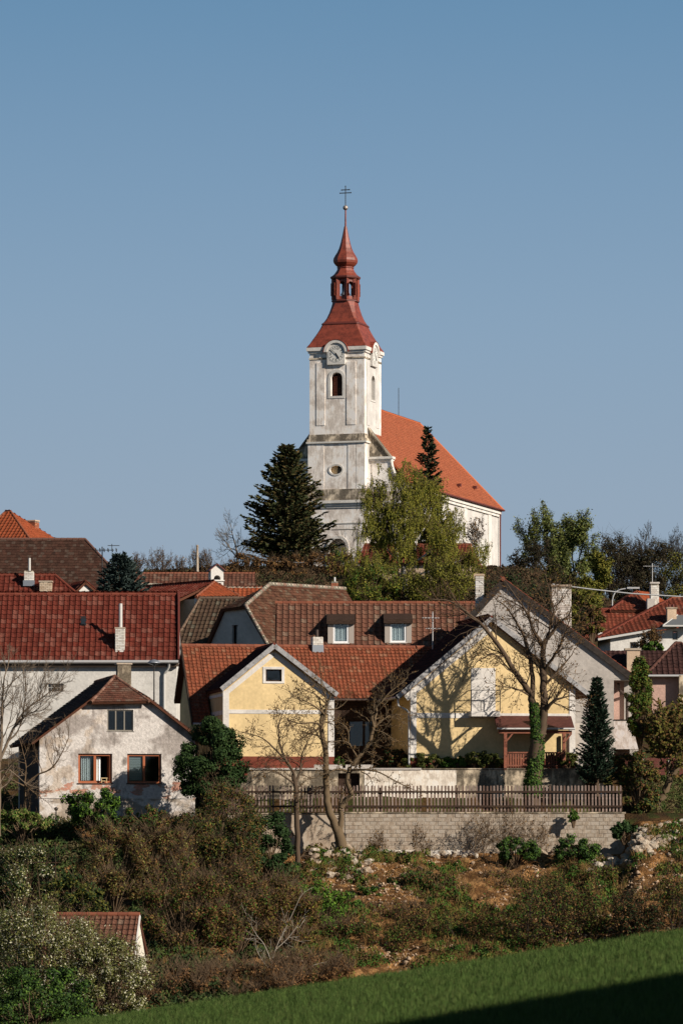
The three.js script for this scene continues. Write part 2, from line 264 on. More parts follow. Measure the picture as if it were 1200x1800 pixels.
function groundMesh(name, label, d0, d1, m, stepD, xs) {
  const ds = []; for (let d = d0; d < d1 - 1e-6; d += stepD(d)) ds.push(d); ds.push(d1);
  const v = [], uv = [], idx = [];
  ds.forEach((d) => xs.forEach((x) => { v.push(x, groundY(x, d), -d); uv.push(x, d); }));
  for (let j = 0; j < ds.length - 1; j++) for (let i = 0; i < xs.length - 1; i++) { const a = j * xs.length + i, b = a + 1, c = a + xs.length, e = c + 1; idx.push(a, b, e, a, e, c); }
  const g = new THREE.BufferGeometry(); g.setAttribute('position', new THREE.Float32BufferAttribute(v, 3)); g.setAttribute('uv', new THREE.Float32BufferAttribute(uv, 2)); g.setIndex(idx); g.computeVertexNormals();
  const k = sh(new THREE.Mesh(g, m)); k.name = name; k.userData = { kind: 'structure', label }; scene.add(k); return k;
}
const grassT = tex(512, 512, (u, v) => { const f = fbm(u, v, 12, 5, 51), g = fbm(u, v, 80, 2, 52); return [.20 + .16 * f + .08 * g, .27 + .18 * f + .10 * g, .08 + .06 * f]; });
const earthT = tex(1024, 1024, (u, v) => { const f = fbm(u, v, 8, 6, 61), g = fbm(u, v, 60, 3, 62), s = sstep(.5, .62, fbm(u, v, 26, 4, 63)), q = .5 + .5 * f + .3 * (g - .5); return [q * lerp(.60, .82, s), q * lerp(.44, .64, s), q * lerp(.28, .45, s)]; });
const soilT = tex(512, 512, (u, v) => { const f = fbm(u, v, 10, 5, 71), s = sstep(.45, .6, fbm(u, v, 14, 4, 73)); return [lerp(.30, .26, s) * (.6 + .7 * f), lerp(.22, .27, s) * (.6 + .7 * f), lerp(.13, .12, s) * (.6 + .7 * f)]; });
const span = (m, st) => { const a = []; for (let x = -m; x <= m + 1e-6; x += st(x)) a.push(x); return a; };
groundMesh('grass_field', 'green grass field sloping across the foreground', 2, 62, mat(C(.55, .62, .5), .95, { map: rep(grassT, 2), bumpMap: rep(grainB, .5), bumpScale: .02 }), () => 1, span(60, (x) => Math.abs(x) < 12 ? .5 : 4));
groundMesh('earth_bank', 'bare ochre earth bank below the concrete block wall', 62.004, 196.4, mat(C(.86, .78, .64), .95, { map: rep(earthT, 6), bumpMap: rep(grainB, 1.6), bumpScale: .2 }), (d) => d < 160 ? 6 : .25, span(130, (x) => Math.abs(x) < 18 ? .25 : 6));
groundMesh('hillside', 'village hillside rising to the church', 196.404, 2600, mat(C(.75, .75, .7), .95, { map: rep(soilT, 7), bumpMap: rep(grainB, 3), bumpScale: .1 }), (d) => d < 236 ? 1.2 : d < 600 ? 8 : 200, span(700, (x) => Math.abs(x) < 34 ? 1.1 : Math.abs(x) < 120 ? 8 : 60));

// ---------- the church ----------
const cs = new Site(592, 1000, 430, -17.4), church = thing('church', 'white baroque church with red onion spire and orange nave roof', 'church', cs);
{
  const k = 430 / F, a = 2.93, Y = (py) => (1000 - py) * k, X = (px, z = 0) => cs.L(px, 900, z).x, cz = -a;
  const about = (geo, q) => geo.translate(0, 0, -cz).rotateY(q * Math.PI / 2).translate(0, 0, cz);   // same piece on another face of the tower
  const T = .6, yb = Y(775), yt = Y(611);
  // belfry stage
  const winF = archOutline(X(581.6), X(601.7), Y(696), Y(654.5)), slit = archOutline(-.62, .62, Y(700), Y(657));
  part(church, 'belfry_wall', prism(rect(-a, a, yb, yt), -T, 0, [winF]), M.tower, 'weathered grey-white tower front');
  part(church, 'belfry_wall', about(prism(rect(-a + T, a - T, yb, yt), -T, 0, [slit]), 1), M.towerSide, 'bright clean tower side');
  part(church, 'belfry_wall', about(prism(rect(-a, a, yb, yt), -T, 0), 2), M.tower);
  part(church, 'belfry_wall', about(prism(rect(-a + T, a - T, yb, yt), -T, 0), 3), M.tower);
  part(church, 'belfry_floor', box(-a + T, a - T, Y(712), Y(709), cz - a + T, cz + a - T), M.woodAndShade);
  for (const [x0, x1] of [[X(556), X(571)], [X(609), X(625)]]) part(church, 'pilaster_panel', box(x0, x1, Y(747), Y(637), 0, .05), M.tower);
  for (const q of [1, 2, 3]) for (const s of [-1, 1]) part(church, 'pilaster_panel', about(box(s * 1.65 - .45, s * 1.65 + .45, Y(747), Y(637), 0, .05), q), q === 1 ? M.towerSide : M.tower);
  part(church, 'window_surround', prism(archOutline(X(576.5), X(606.5), Y(700), Y(649)), 0, .05, [archOutline(X(581.6), X(601.7), Y(696), Y(654.5))]), M.trim);
  part(church, 'window_surround', about(prism(archOutline(-.85, .85, Y(703), Y(653)), 0, .06, [slit]), 1), M.towerSide);
  const shut = part(church, 'shutter', [box(X(582), X(583), Y(696), Y(662), -.42, -.36), box(X(591), X(592), Y(696), Y(662), -.42, -.36)], M.woodAndShade);
  for (let i = 0; i < 11; i++) part(shut, 'slat', box(-.05, X(591) - X(583) + .05, 0, .2, -.015, .015).rotateX(-.5).translate(X(583), Y(695) + i * .185, -.40), M.woodBrown);
  part(church, 'shutter', box(X(592.5), X(602), Y(696), Y(656), -.58, -.52), M.woodAndShade);  // dark sheet stands for the shade in the open right half
  part(church, 'shutter', about(prism(archOutline(-.66, .66, Y(701), Y(656)), -.35, -.3), 1), M.greyFrame, 'pale shutter closing the side opening');
  // string course, base ledge
  for (const q of [0, 1, 2, 3]) {
    for (const s of [-1, 1]) part(church, 'string_course', about(box(s > 0 ? .95 : -a - .06, s > 0 ? a + (q % 2 ? .05 : .06) : -.95, Y(631), Y(628), 0, .06), q), M.towerGrime);
    // cornice broken by an arch over the clock
    for (const s of [-1, 1]) {
      const e = q % 2 ? 0 : .001;
      part(church, 'cornice', [about(box(s > 0 ? 1.2 : -a - .26 - e, s > 0 ? a + .26 + e : -1.2, Y(616), Y(610), -.1, .26 + e), q), about(box(s > 0 ? 1.2 : -a - .13, s > 0 ? a + .13 : -1.2, Y(620), Y(616), -.1, .13 + e), q)], M.trim);
    }
    const ring = []; for (let i = 0; i <= 18; i++) { const t = i / 18 * Math.PI; ring.push([-.02 + 1.28 * Math.cos(t), Y(619) + 1.22 * Math.sin(t)]); } for (let i = 18; i >= 0; i--) { const t = i / 18 * Math.PI; ring.push([-.02 + .95 * Math.cos(t), Y(619) + .93 * Math.sin(t)]); }
    part(church, 'cornice_arch', about(prism(ring, -.1, .38), q), M.trim);
    const cap = []; for (let i = 0; i <= 18; i++) { const t = i / 18 * Math.PI; cap.push([-.02 + 1.33 * Math.cos(t), Y(619) + 1.29 * Math.sin(t)]); } for (let i = 18; i >= 0; i--) { const t = i / 18 * Math.PI; cap.push([-.02 + 1.285 * Math.cos(t), Y(619) + 1.225 * Math.sin(t)]); }
    part(church, 'arch_flashing', about(prism(cap, -.9, .41), q), M.redMetal);
    const fill = [[-.97, Y(641)], [.93, Y(641)]]; for (let i = 0; i <= 14; i++) { const t = i / 14 * Math.PI; fill.push([-.02 + .95 * Math.cos(t), Y(619) + .93 * Math.sin(t)]); }
    part(church, 'clock_panel', about(prism(fill, -.1, .26), q), q === 1 ? M.towerSide : M.trim);
    if (q < 2) {
      const cv = document.createElement('canvas'); cv.width = cv.height = 256; const c = cv.getContext('2d');
      c.fillStyle = '#d9d5cd'; c.fillRect(0, 0, 256, 256); c.translate(128, 128); c.strokeStyle = c.fillStyle = '#1b1816'; c.lineWidth = 3; c.beginPath(); c.arc(0, 0, 119, 0, 7); c.stroke();
      c.font = 'bold 62px sans-serif'; c.textAlign = 'center'; c.textBaseline = 'middle';
      for (const [t, x, y] of [['12', 0, -88], ['3', 92, 2], ['6', 0, 92], ['9', -90, 2]]) c.fillText(t, x, y);
      for (let i = 0; i < 12; i++) if (i % 3) { c.save(); c.rotate(i * Math.PI / 6); c.fillRect(-5, -114, 10, 42); c.restore(); }
      const ct = new THREE.CanvasTexture(cv); ct.colorSpace = THREE.SRGBColorSpace;
      const g = new THREE.CircleGeometry(.87, 40); const dial = sh(new THREE.Mesh(about(g.translate(-.02, Y(622.5), .275), q), mat(C(1, 1, 1), .6, { map: ct }))); dial.name = 'clock_dial'; church.add(dial);
      const hand = (ang, len, w) => new THREE.BoxGeometry(w, len, .03).translate(0, len * .5 - .1, 0).rotateZ(-ang * D2R).translate(-.02, Y(622.5), 0);
      part(dial, 'hour_hand', about(hand(146, .66, .13).translate(0, 0, .30), q), M.iron); part(dial, 'minute_hand', about(hand(313, .85, .045).translate(0, 0, .33), q), M.iron);
    }
  }
  part(church, 'base_course', [box(-a - .05, a + .05, Y(771), Y(763), -2 * a - .05, .05), box(-a - .2, a + .2, Y(776), Y(771), -2 * a - .2, .2)], M.towerGrime);
  part(church, 'ledge', box(-a - .28, a + .28, Y(779), Y(776), -2 * a - .2, .30), M.trim);
  // middle stage with the oval window
  const b = 3.04, cxo = X(591), ov = oval(cxo, Y(826), 10.5 * k / .954, 7.6 * k);
  part(church, 'tower_wall', prism(rect(-b, b, Y(862), Y(779)), -T, .12, [ov]), M.tower, 'pale tower wall with oval opening');
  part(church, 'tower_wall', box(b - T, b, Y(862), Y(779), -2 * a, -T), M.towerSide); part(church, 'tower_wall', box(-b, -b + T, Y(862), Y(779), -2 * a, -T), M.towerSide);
  part(church, 'oval_surround', prism(oval(cxo, Y(826), 13.5 * k / .954, 10.5 * k), .12, .17, [ov]), M.trim);
  part(church, 'oval_shutter', box(X(581), X(592), Y(834), Y(818), -.3, -.26), M.woodPale);
  for (const [x0, x1] of [[X(556), X(570)], [X(612), X(626)]]) part(church, 'pilaster_panel', box(x0, x1, Y(860), Y(780), .12, .16), M.tower);
  for (const s of [-1, 1]) part(church, 'corner_strip', box(s > 0 ? X(627) : X(542), s > 0 ? b : X(555.5), Y(861.5), Y(779.5), .12, .17), M.tower);
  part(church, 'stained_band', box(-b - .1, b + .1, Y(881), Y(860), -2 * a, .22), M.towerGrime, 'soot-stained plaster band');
  part(church, 'main_cornice', [box(-b - .35, b + .35, Y(885), Y(880), -2 * a, .5), box(-b - .22, b + .22, Y(889), Y(885), -2 * a, .36), box(-b - .1, b + .1, Y(893), Y(889), -2 * a, .24)], M.trim);
  const portal = archOutline(X(578), X(611), Y(1004), Y(946));
  part(church, 'lower_wall', prism(rect(-b, b, Y(1004), Y(893)), -T, .14, [portal]), M.tower);
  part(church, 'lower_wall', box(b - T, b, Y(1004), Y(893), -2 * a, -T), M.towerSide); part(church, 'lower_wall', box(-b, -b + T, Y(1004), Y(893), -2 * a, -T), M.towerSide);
  part(church, 'portal_arch', prism(archOutline(X(575), X(614), Y(1004), Y(942)), .14, .28, [archOutline(X(579), X(610), Y(1004), Y(947))]), M.trim);
  part(church, 'portal_recess', box(X(570), X(618), Y(1004), Y(940), -1.4, -1.2), M.white);
  part(church, 'string_course', box(-b, b, Y(921), Y(919), .14, .2), M.trim);
  part(church, 'panel_line', [box(X(584), X(630), Y(931.5), Y(930.5), .14, .17), box(X(629), X(630), Y(1000), Y(932), .14, .17)], M.greyFrame);
  // nave front with its curved shoulders
  const zf = -1.3, xr = (px, py) => { const q = cs.L(px, py, zf); return [q.x, q.y]; };
  const half = [xr(712, 1004), xr(712, 852)], v0 = xr(711, 848), v1 = xr(687, 806), vc = xr(690, 842);
  for (let i = 0; i <= 10; i++) { const t = i / 10; half.push([(1 - t) * (1 - t) * v0[0] + 2 * t * (1 - t) * vc[0] + t * t * v1[0], (1 - t) * (1 - t) * v0[1] + 2 * t * (1 - t) * vc[1] + t * t * v1[1]]); }
  part(church, 'nave_front', prism([...half, ...half.map(([x, y]) => [-x, y]).reverse()], zf - .7, zf), M.tower, 'curved shoulder wall beside the tower');
  const g0 = xr(683, 802), apexY = Y(691);
  part(church, 'gable', prism([[-g0[0], g0[1]], [g0[0], g0[1]], [0, apexY]], zf - .7, zf + .02), M.towerGrime, 'stained gable slopes');
  for (const s of [-1, 1]) {
    part(church, 'gable_coping', beam(V(s * (g0[0] + .1), g0[1], zf - .3), V(0, apexY + .1, zf - .3), .95, .14), M.towerGrime);
    part(church, 'shoulder_ledge', [box(s * 2.8, s * xr(691, 805)[0], Y(807), Y(803), zf - .75, zf + .3), box(s * 2.8, s * xr(689, 805)[0], Y(810), Y(807), zf - .75, zf + .18)], M.trim);
    const curve = []; for (let i = 0; i <= 10; i++) { const t = i / 10; curve.push(V(s * ((1 - t) * (1 - t) * v0[0] + 2 * t * (1 - t) * vc[0] + t * t * v1[0]), (1 - t) * (1 - t) * v0[1] + 2 * t * (1 - t) * vc[1] + t * t * v1[1], zf + .02)); }
    part(church, 'volute_moulding', pipe(curve, .17, 8, 24), M.trim);
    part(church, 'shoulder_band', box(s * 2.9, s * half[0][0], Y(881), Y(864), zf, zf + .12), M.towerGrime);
    part(church, 'shoulder_cornice', [box(s * 2.9, s * (half[0][0] + .2), Y(886), Y(881), zf, zf + .35), box(s * 2.9, s * (half[0][0] + .1), Y(891), Y(886), zf, zf + .22)], M.trim);
    part(church, 'shoulder_panel', prism([[s * 3.35, Y(856)], [s * 3.35, Y(815)], [s * 5.2, Y(815)], [s * 5.6, Y(830)], [s * 6.3, Y(843)], [s * 6.9, Y(856)]], zf, zf + .05), M.tower);
  }
  // nave
  const zb = -37.8, hw = half[0][0] - .1, ye = xr(712, 850)[1], yr = apexY - .3, zr = -30, ex = hw + .45;
  part(church, 'nave_wall', [box(hw - .7, hw, Y(1012), ye - .1, zb, zf - .7), box(-hw, -hw + .7, Y(1012), ye - .1, zb, zf - .7), box(-hw, hw, Y(1012), ye - .1, zb - .6, zb)], M.towerSide, 'white nave wall');
  part(church, 'nave_cornice', [box(hw, hw + .32, ye - .45, ye - .1, zb, zf - .7), box(hw, hw + .18, ye - .75, ye - .45, zb, zf - .7)], M.trim);
  for (const z of [-33.8, -24, -14]) part(church, 'nave_pilaster', box(hw, hw + .1, Y(1012), ye - .75, z - .6, z + .6), M.trim);
  const oc = tones(.37, .108, .05, 12, 5, .15), o = { cols: oc, w: .24, h: .30, style: 'flat', jitter: .02, deck: mat(C(.3, .07, .03), .9) };
  const A = V(ex, ye, zf - .6), B = V(ex, ye, zb - .4), R0 = V(0, yr, zf - .6), R1 = V(0, yr, zr), A2 = V(-ex, ye, zf - .6), B2 = V(-ex, ye, zb - .4);
  tiles(church, [A, B, R1, R0], o); tiles(church, [B2, A2, R0, R1], o); tiles(church, [B, B2, R1], o);
  const rm = mat(C(.42, .12, .05), .85);
  ridge(church, R0, R1, .13, rm, .4, false); ridge(church, B, R1, .13, rm, .4, false); ridge(church, B2, R1, .13, rm, .4, false);
  part(church, 'gutter', pipe([V(ex + .08, ye, zf - .6), V(ex + .08, ye, zb - .4)], .1, 6, 4), M.darkRed);
  part(church, 'downpipe', pipe([V(hw + .28, ye - .1, zb + .3), V(hw + .24, ye - 1, zb + .3), V(hw + .24, Y(1010), zb + .3)], .09, 6, 8), M.darkRed);
  part(church, 'lightning_rod', cyl(0, yr, yr + 3.1, -22, .035, 5), M.iron);
  for (const [t, u] of [[.82, .2], [.62, .16]]) part(church, 'roof_hatch', box(-.2, .2, 0, .3, -.2, .2).translate(lerp(0, ex, 1 - u) + .1, lerp(yr, ye, 1 - u) + .1, lerp(zf, zb, t)), M.darkRed);
  // tower roof: rings from square to octagon
  const ringAt = (h, t, y) => { const i = h * (1 - t); return [[h, i], [i, h], [-i, h], [-h, i], [-h, -i], [-i, -h], [i, -h], [h, -i]].map(([x, z]) => V(x, y, cz + z)); };
  const loft = (rows, sub = 1) => { const v = [], q = (p) => v.push(p.x, p.y, p.z); for (let r = 0; r < rows.length - 1; r++) { const A = ringAt(...rows[r]), B = ringAt(...rows[r + 1]); for (let i = 0; i < 8; i++) { const j = (i + 1) % 8; [A[i], B[i], A[j], A[j], B[i], B[j]].forEach(q); } } const g = new THREE.BufferGeometry(); g.setAttribute('position', new THREE.Float32BufferAttribute(v, 3)); g.computeVertexNormals(); return g; };
  const row = (py, apx, t) => [apx * k, t, Y(py)];
  part(church, 'tower_roof', loft([row(611, 54.5, .02), row(608.5, 54.5, .02), row(603, 50.5, .02), row(596, 47, .03), row(588, 42.5, .04), row(578, 37.5, .06), row(568, 33.5, .09)]), M.redMetal);
  part(church, 'roof_ledge', loft([row(568.5, 33, .09), row(567.5, 34.5, .09), row(566, 34.5, .09), row(563, 31.5, .1)]), M.darkRed);
  part(church, 'upper_roof', loft([row(563.5, 31.5, .1), row(556, 27.5, .14), row(546, 24, .2), row(535, 21.5, .3), row(526, 20.3, .45), row(523, 20.5, .55)]), M.redMetal);
  part(church, 'lantern_sill', loft([row(526, 21.5, .58), row(525, 23, .586), row(523, 23, .586), row(521.5, 20.5, .586), row(521.5, 1, .586)]), M.darkRed);
  // lantern: eight posts, arched heads, open shutters
  const la = 20.5 * k, lp = ringAt(la, .586, 0), ly0 = Y(522), ly1 = Y(485);
  for (let i = 0; i < 8; i++) {
    part(church, 'lantern_post', new THREE.BoxGeometry(.34, ly1 - ly0, .34).rotateY(Math.PI / 4 * i + .39).translate(lp[i].x * .94, (ly0 + ly1) / 2, cz + (lp[i].z - cz) * .94), M.redMetal);
    const j = (i + 1) % 8, mx = (lp[i].x + lp[j].x) / 2, mz = (lp[i].z + lp[j].z) / 2 - cz, ang = Math.atan2(mx, mz), wd = lp[i].distanceTo(lp[j]);
    const face = prism(rect(-wd / 2, wd / 2, ly0, ly1), -.12, 0, [archOutline(-wd * .27, wd * .27, ly0 + .35, ly1 - .3)]).rotateY(ang).translate(mx * .95, 0, cz + mz * .95);
    part(church, 'lantern_face', face, M.redMetal);
    if (i % 2 === 0) for (const s of [-1, 1]) part(church, 'lantern_shutter', box(0, .3, ly0 + .4, ly1 - .45, -.03, .03).rotateY(s > 0 ? -1.1 : 1.1 + Math.PI).translate(s * wd * .27, 0, .05).rotateY(ang).translate(mx, 0, cz + mz), M.redMetal);
  }
  part(church, 'bell', new THREE.LatheGeometry([[.02, .9], [.22, .86], [.3, .6], [.36, .3], [.5, .05], [.52, 0]].map(([x, y]) => new THREE.Vector2(x, y)), 16).translate(0, ly0 + .55, cz), M.zinc);
  part(church, 'lantern_cornice', loft([row(487, 20, .586), row(485.5, 22, .586), row(484, 24.5, .586), row(481.5, 25, .586), row(480, 24, .586)]), M.darkRed);
  part(church, 'lantern_roof', loft([row(481, 24, .586), row(476, 18.5, .586), row(470, 14.5, .586), row(466, 12.8, .586), row(465, 14, .586), row(463.5, 14, .586), row(463, 12.5, .586)]), M.redMetal);
  part(church, 'onion_dome', loft([row(463.5, 12.5, .586), row(460, 16.5, .586), row(456, 19.3, .586), row(452, 20.2, .586), row(448, 19.6, .586), row(443, 17, .586), row(437, 13.5, .586), row(430, 10.5, .586), row(420, 7.8, .586), row(408, 5.3, .586), row(398, 3.4, .586), row(391, 2.2, .586)]), M.redMetal);
  part(church, 'spire_rod', cyl(0, Y(392), Y(361), cz, .1, 8, .07), M.redMetal);
  part(church, 'spire_ball', new THREE.SphereGeometry(.27, 18, 12).scale(1, .95, 1).translate(0, Y(358), cz), M.goldBall);
  part(church, 'cross', [cyl(0, Y(355), Y(319), cz, .045, 6), box(-.42, .42, Y(327), Y(325.5), cz - .03, cz + .03), box(-.58, .58, Y(332.5), Y(331), cz - .03, cz + .03), ...[[-.42, 326.2], [.42, 326.2], [-.58, 331.7], [.58, 331.7], [0, 320]].map(([x, y]) => new THREE.SphereGeometry(.07, 8, 6).translate(x, Y(y), cz))], M.iron);
}

// ---------- roof finishes ----------
const finish = (r, g, b, s, spread, lichen, n = 10) => { const cols = tones(r, g, b, n, s, spread, lichen); return { cols, mats: toneMats(cols) }; };
const fin = {
  red: finish(.135, .028, .017, 1, .26, 3, 14), clay: finish(.225, .069, .034, 2, .2, 1, 12), dormer: finish(.15, .068, .043, 3, .2, 1, 12), brown: finish(.060, .027, .018, 4, .3, 2, 12), orange: finish(.31, .075, .029, 6, .14, 0),
  olive: finish(.090, .056, .036, 7, .2, 1), mossy: finish(.105, .05, .029, 8, .4, 2, 14), darkbrown: finish(.055, .024, .020, 9, .2, 0), farred: finish(.175, .044, .024, 10, .2, 1), old: finish(.135, .058, .038, 11, .38, 2, 14), maroon: finish(.060, .020, .016, 12, .2, 0),
};
const ridgeRed = [mat(C(.14, .035, .022), .85), mat(C(.17, .045, .028), .85)], ridgeClay = [mat(C(.22, .075, .042), .85), mat(C(.18, .06, .035), .85)], ridgeOld = [mat(C(.15, .075, .05), .9), mat(C(.20, .11, .08), .9), mat(C(.11, .05, .035), .9)];
const antenna = (parent, x, y0, y1, z, arms) => { const m = part(parent, 'antenna', [cyl(x, y0, y1, z, .03, 6)], M.gutter); for (const [y, w, dx] of arms) part(m, 'antenna_arm', [box(x + dx - w, x + dx + w, y - .015, y + .015, z - .015, z + .015), ...[-.8, -.4, 0, .4, .8].map((t) => box(x + dx + t * w - .012, x + dx + t * w + .012, y - .012, y + .012, z - .3, z + .3))], M.gutter); return m; };

// ---------- long red-roofed house ----------
{
  const s = new Site(150, 1280, 214, 0), g = thing('farmhouse', 'long white house under dark red ribbed tiles with brick chimney', 'house', s), L = (x, y, z = 0) => s.L(x, y, z);
  const hz = -.3, win = rect(L(85, 0, hz).x, L(112, 0, hz).x, L(0, 1215.5, hz).y, L(0, 1201.5, hz).y);
  const r = roofHouse(g, s, [[-45, 1162], [314, 1162], [312, 1045], [-45, 1045]], { run: 3.5, over: .3, w: .29, h: .345, style: 'roll', ...fin.red, singles: 300, ridgeMat: ridgeRed, ridgeApart: true, wall: M.whiteWall, holes: [win], wallH: 4.2 });
  part(g, 'gutter', pipe([V(r.eL.x, r.eL.y - .04, .1), V(r.eR.x, r.eR.y - .04, .1)], .085, 8, 6), M.gutter);
  part(g, 'fascia', box(r.eL.x, r.eR.x, r.ye - .22, r.ye - .05, -.28, -.02), M.soffit);
  part(g, 'verge_board', beam(V(r.eR.x + .02, r.eR.y, .05), V(r.rR.x + .08, r.rR.y + .05, -3.5), .1, .3), M.darkRed);
  part(g, 'downpipe', pipe([L(298, 1163, .1), L(297, 1172, -.05), L(293, 1180, -.16), L(289, 1186, -.2), L(289, 1290, -.2)], .07, 8, 24), M.paleMetal);
  const vw = part(g, 'vent_window', box(win[0][0], win[1][0], win[0][1], win[2][1], -.52, -.51), M.glass);
  for (let i = 1; i < 5; i++) { const x = lerp(win[0][0], win[1][0], i / 5); part(vw, 'bar', box(x - .007, x + .007, win[0][1], win[2][1], -.4, -.38), M.paleMetal); }
  part(vw, 'bar', box(win[0][0], win[1][0], (win[0][1] + win[2][1]) / 2 - .012, (win[0][1] + win[2][1]) / 2 + .012, -.405, -.385), M.paleMetal);
  // chimney on the lower roof
  const zc = -.75, a = L(203, 1152, zc + .3), b = L(219, 1105, zc + .3), st = part(g, 'chimney', box(L(200, 0, zc).x, L(220.5, 0, zc).x, L(0, 1163, zc).y, a.y, zc - .4, zc + .38), M.zinc, 'white brick chimney with metal base and tall flue');
  bricks(st, a.x, b.x, a.y, b.y, zc - .3, zc + .3, brickWhite, { left: true });
  part(st, 'chimney_cap', box(a.x - .03, b.x + .03, b.y, b.y + .07, zc - .33, zc + .33), M.concrete);
  part(st, 'flue_pipe', cyl((a.x + b.x) / 2 + .02, b.y, L(0, 1061, zc).y, zc, .095, 12), M.paleMetal);
  const kz = (py) => -3.5 * (1162 - py) / 117, k0 = L(141, 1099, kz(1099) + .12), k1 = L(153, 1083, kz(1083) + .12), sk = part(g, 'skylight', slab([V(k0.x, k0.y, k0.z), V(k1.x, k0.y, k0.z), V(k1.x, k1.y, k1.z), V(k0.x, k1.y, k1.z)], .14), M.iron);
  const e = .05; part(sk, 'pane', slab([V(k0.x + e, k0.y + e, k0.z), V(k1.x - e, k0.y + e, k0.z), V(k1.x - e, k1.y - e, k1.z), V(k0.x + e, k1.y - e, k1.z)].map((p) => p.add(V(0, .012, .012))), .01), mat(C(.02, .025, .03), .08));
}
// ---------- houses far behind on the left ----------
{
  let s = new Site(20, 960, 335, -24), g = thing('hip_roof_house', 'bright orange hipped roof topmost at the far left', 'house', s);
  const q = roofHouse(g, s, [[-70, 975], [70, 972], [20, 900], [10, 900]], { run: 4.2, w: .35, h: .36, style: 'wave', ...fin.orange, ridgeMat: ridgeClay, wall: M.beige });
  const c = s.L(47, 935, -5), d = s.L(62, 916, -5); bricks(part(g, 'chimney', box(c.x - .04, d.x + .04, d.y, d.y + .1, -5.74, -4.96), M.beige, 'red brick chimney'), c.x, d.x, c.y - .8, d.y, -5.7, -5, brickRed, { left: true, bl: .35, bh: .12 });
  s = new Site(90, 1048, 292, 0); g = thing('hip_roof_house', 'wide dark brown lichen-spotted hipped roof behind the chimneyed red roof', 'house', s);
  roofHouse(g, s, [[-40, 1062], [255, 1062], [150, 948], [-40, 948]], { run: 4.6, w: .26, h: .28, style: 'flat', ...fin.brown, ridgeMat: [mat(C(.12, .06, .045), .9)], wall: M.gable });
  s = new Site(60, 1045, 250, 0); g = thing('red_roof_house', 'red tiled hip roof with two brick chimneys behind the long red roof', 'house', s);
  roofHouse(g, s, [[-40, 1056], [150, 1056], [97, 1011], [-40, 1011]], { run: 1.9, w: .3, h: .33, style: 'roll', ...fin.red, ridgeMat: ridgeRed, wall: M.whiteWall });
  let a = s.L(43, 1020, -.9), b = s.L(59, 1003, -.9), ch = part(g, 'chimney', box(a.x - .06, b.x + .06, s.L(0, 1030, -.9).y, a.y, -1.5, -.86), M.zinc, 'white brick chimney with a metal flue');
  bricks(ch, a.x, b.x, a.y, b.y, -1.5, -.9, brickWhite, { left: true, bh: .1 }); part(ch, 'flue_pipe', cyl((a.x + b.x) / 2 + .02, b.y, s.L(0, 981, -1.2).y, -1.2, .08, 10), M.paleMetal);
  a = s.L(70, 1045, -.4); b = s.L(91, 1023, -.4); ch = part(g, 'chimney', box(a.x - .05, b.x + .05, b.y, b.y + .08, -1.05, -.38), M.concrete, 'squat tan brick chimney'); bricks(ch, a.x, b.x, a.y, b.y, -1, -.4, brickTan, { left: true, bh: .1 });
  s = new Site(150, 1045, 262, 18); g = thing('gabled_annex', 'small white gable under red tiles beside the blue spruce', 'house', s);
  const L = (x, y, z = 0) => s.L(x, y, z), ap = L(150, 1021), el = L(124, 1047), er = L(178, 1045);
  part(g, 'gable_wall', prism([[el.x + .2, el.y - 3], [er.x - .2, el.y - 3], [er.x - .2, er.y - .05], [ap.x, ap.y - .12], [el.x + .2, el.y - .05]], -.3, -.05), M.white);
  tiles(g, [V(el.x, el.y, -5), V(el.x, el.y, .1), V(ap.x, ap.y, .1), V(ap.x, ap.y, -5)], { ...fin.red, w: .3, h: .33 }); tiles(g, [V(er.x, er.y, .1), V(er.x, er.y, -5), V(ap.x, ap.y, -5), V(ap.x, ap.y, .1)], { ...fin.red, w: .3, h: .33 });
  shell(g, el.x + .2, er.x - .2, el.y - 3, el.y - .1, -.3, -5, M.white);
  // long old roof behind, with white-limed ridge
  s = new Site(330, 1030, 318, 0); g = thing('long_roof_house', 'long low brown-red roof behind the small white turret', 'house', s);
  roofHouse(g, s, [[205, 1042], [450, 1042], [448, 1008], [215, 1008]], { run: 2.2, w: .3, h: .32, style: 'wave', ...fin.old, ridgeMat: [mat(C(.24, .09, .055), .9)], wall: M.beige });
  s = new Site(300, 1040, 285, 0); g = thing('orange_roof_shed', 'low orange roof with white limed ridge right of the blue spruce', 'shed', s);
  roofHouse(g, s, [[240, 1052], [345, 1052], [338, 1029], [248, 1028]], { run: 1.2, w: .3, h: .32, style: 'wave', ...fin.orange, ridgeMat: [M.mortar], wall: M.white });
  s = new Site(425, 1040, 285, 0); g = thing('orange_roof_shed', 'low orange roof with white limed ridge left of the mossy half-hipped roof', 'shed', s);
  roofHouse(g, s, [[395, 1054], [470, 1054], [465, 1034], [395, 1033]], { run: 1.2, w: .3, h: .32, style: 'wave', ...fin.orange, ridgeMat: [M.mortar], wall: M.white });
  // small statue-like finial on it
  // house with turret
  s = new Site(377, 1050, 262, 38); g = thing('turret_house', 'red hipped roof with bright orange end below the white turret', 'house', s);
  const A = (x, y, z) => s.L(x, y, z), r0 = A(377, 1023, -1.6), eR = A(420, 1047, .3), eL = A(345, 1049, .3), wl = -9;
  tiles(g, [eL, eR, r0], { ...fin.orange, w: .28, h: .3, style: 'wave' });
  { const l2 = r0.clone().lerp(eL, 3.4); tiles(g, [V(l2.x, l2.y, wl), V(l2.x, l2.y, -.4), V(r0.x, r0.y, r0.z), V(r0.x, r0.y, wl)], { ...fin.red, w: .28, h: .3 }); } tiles(g, [eR, V(eR.x, eR.y, wl), V(r0.x, r0.y, wl), r0], { ...fin.red, w: .28, h: .3 });
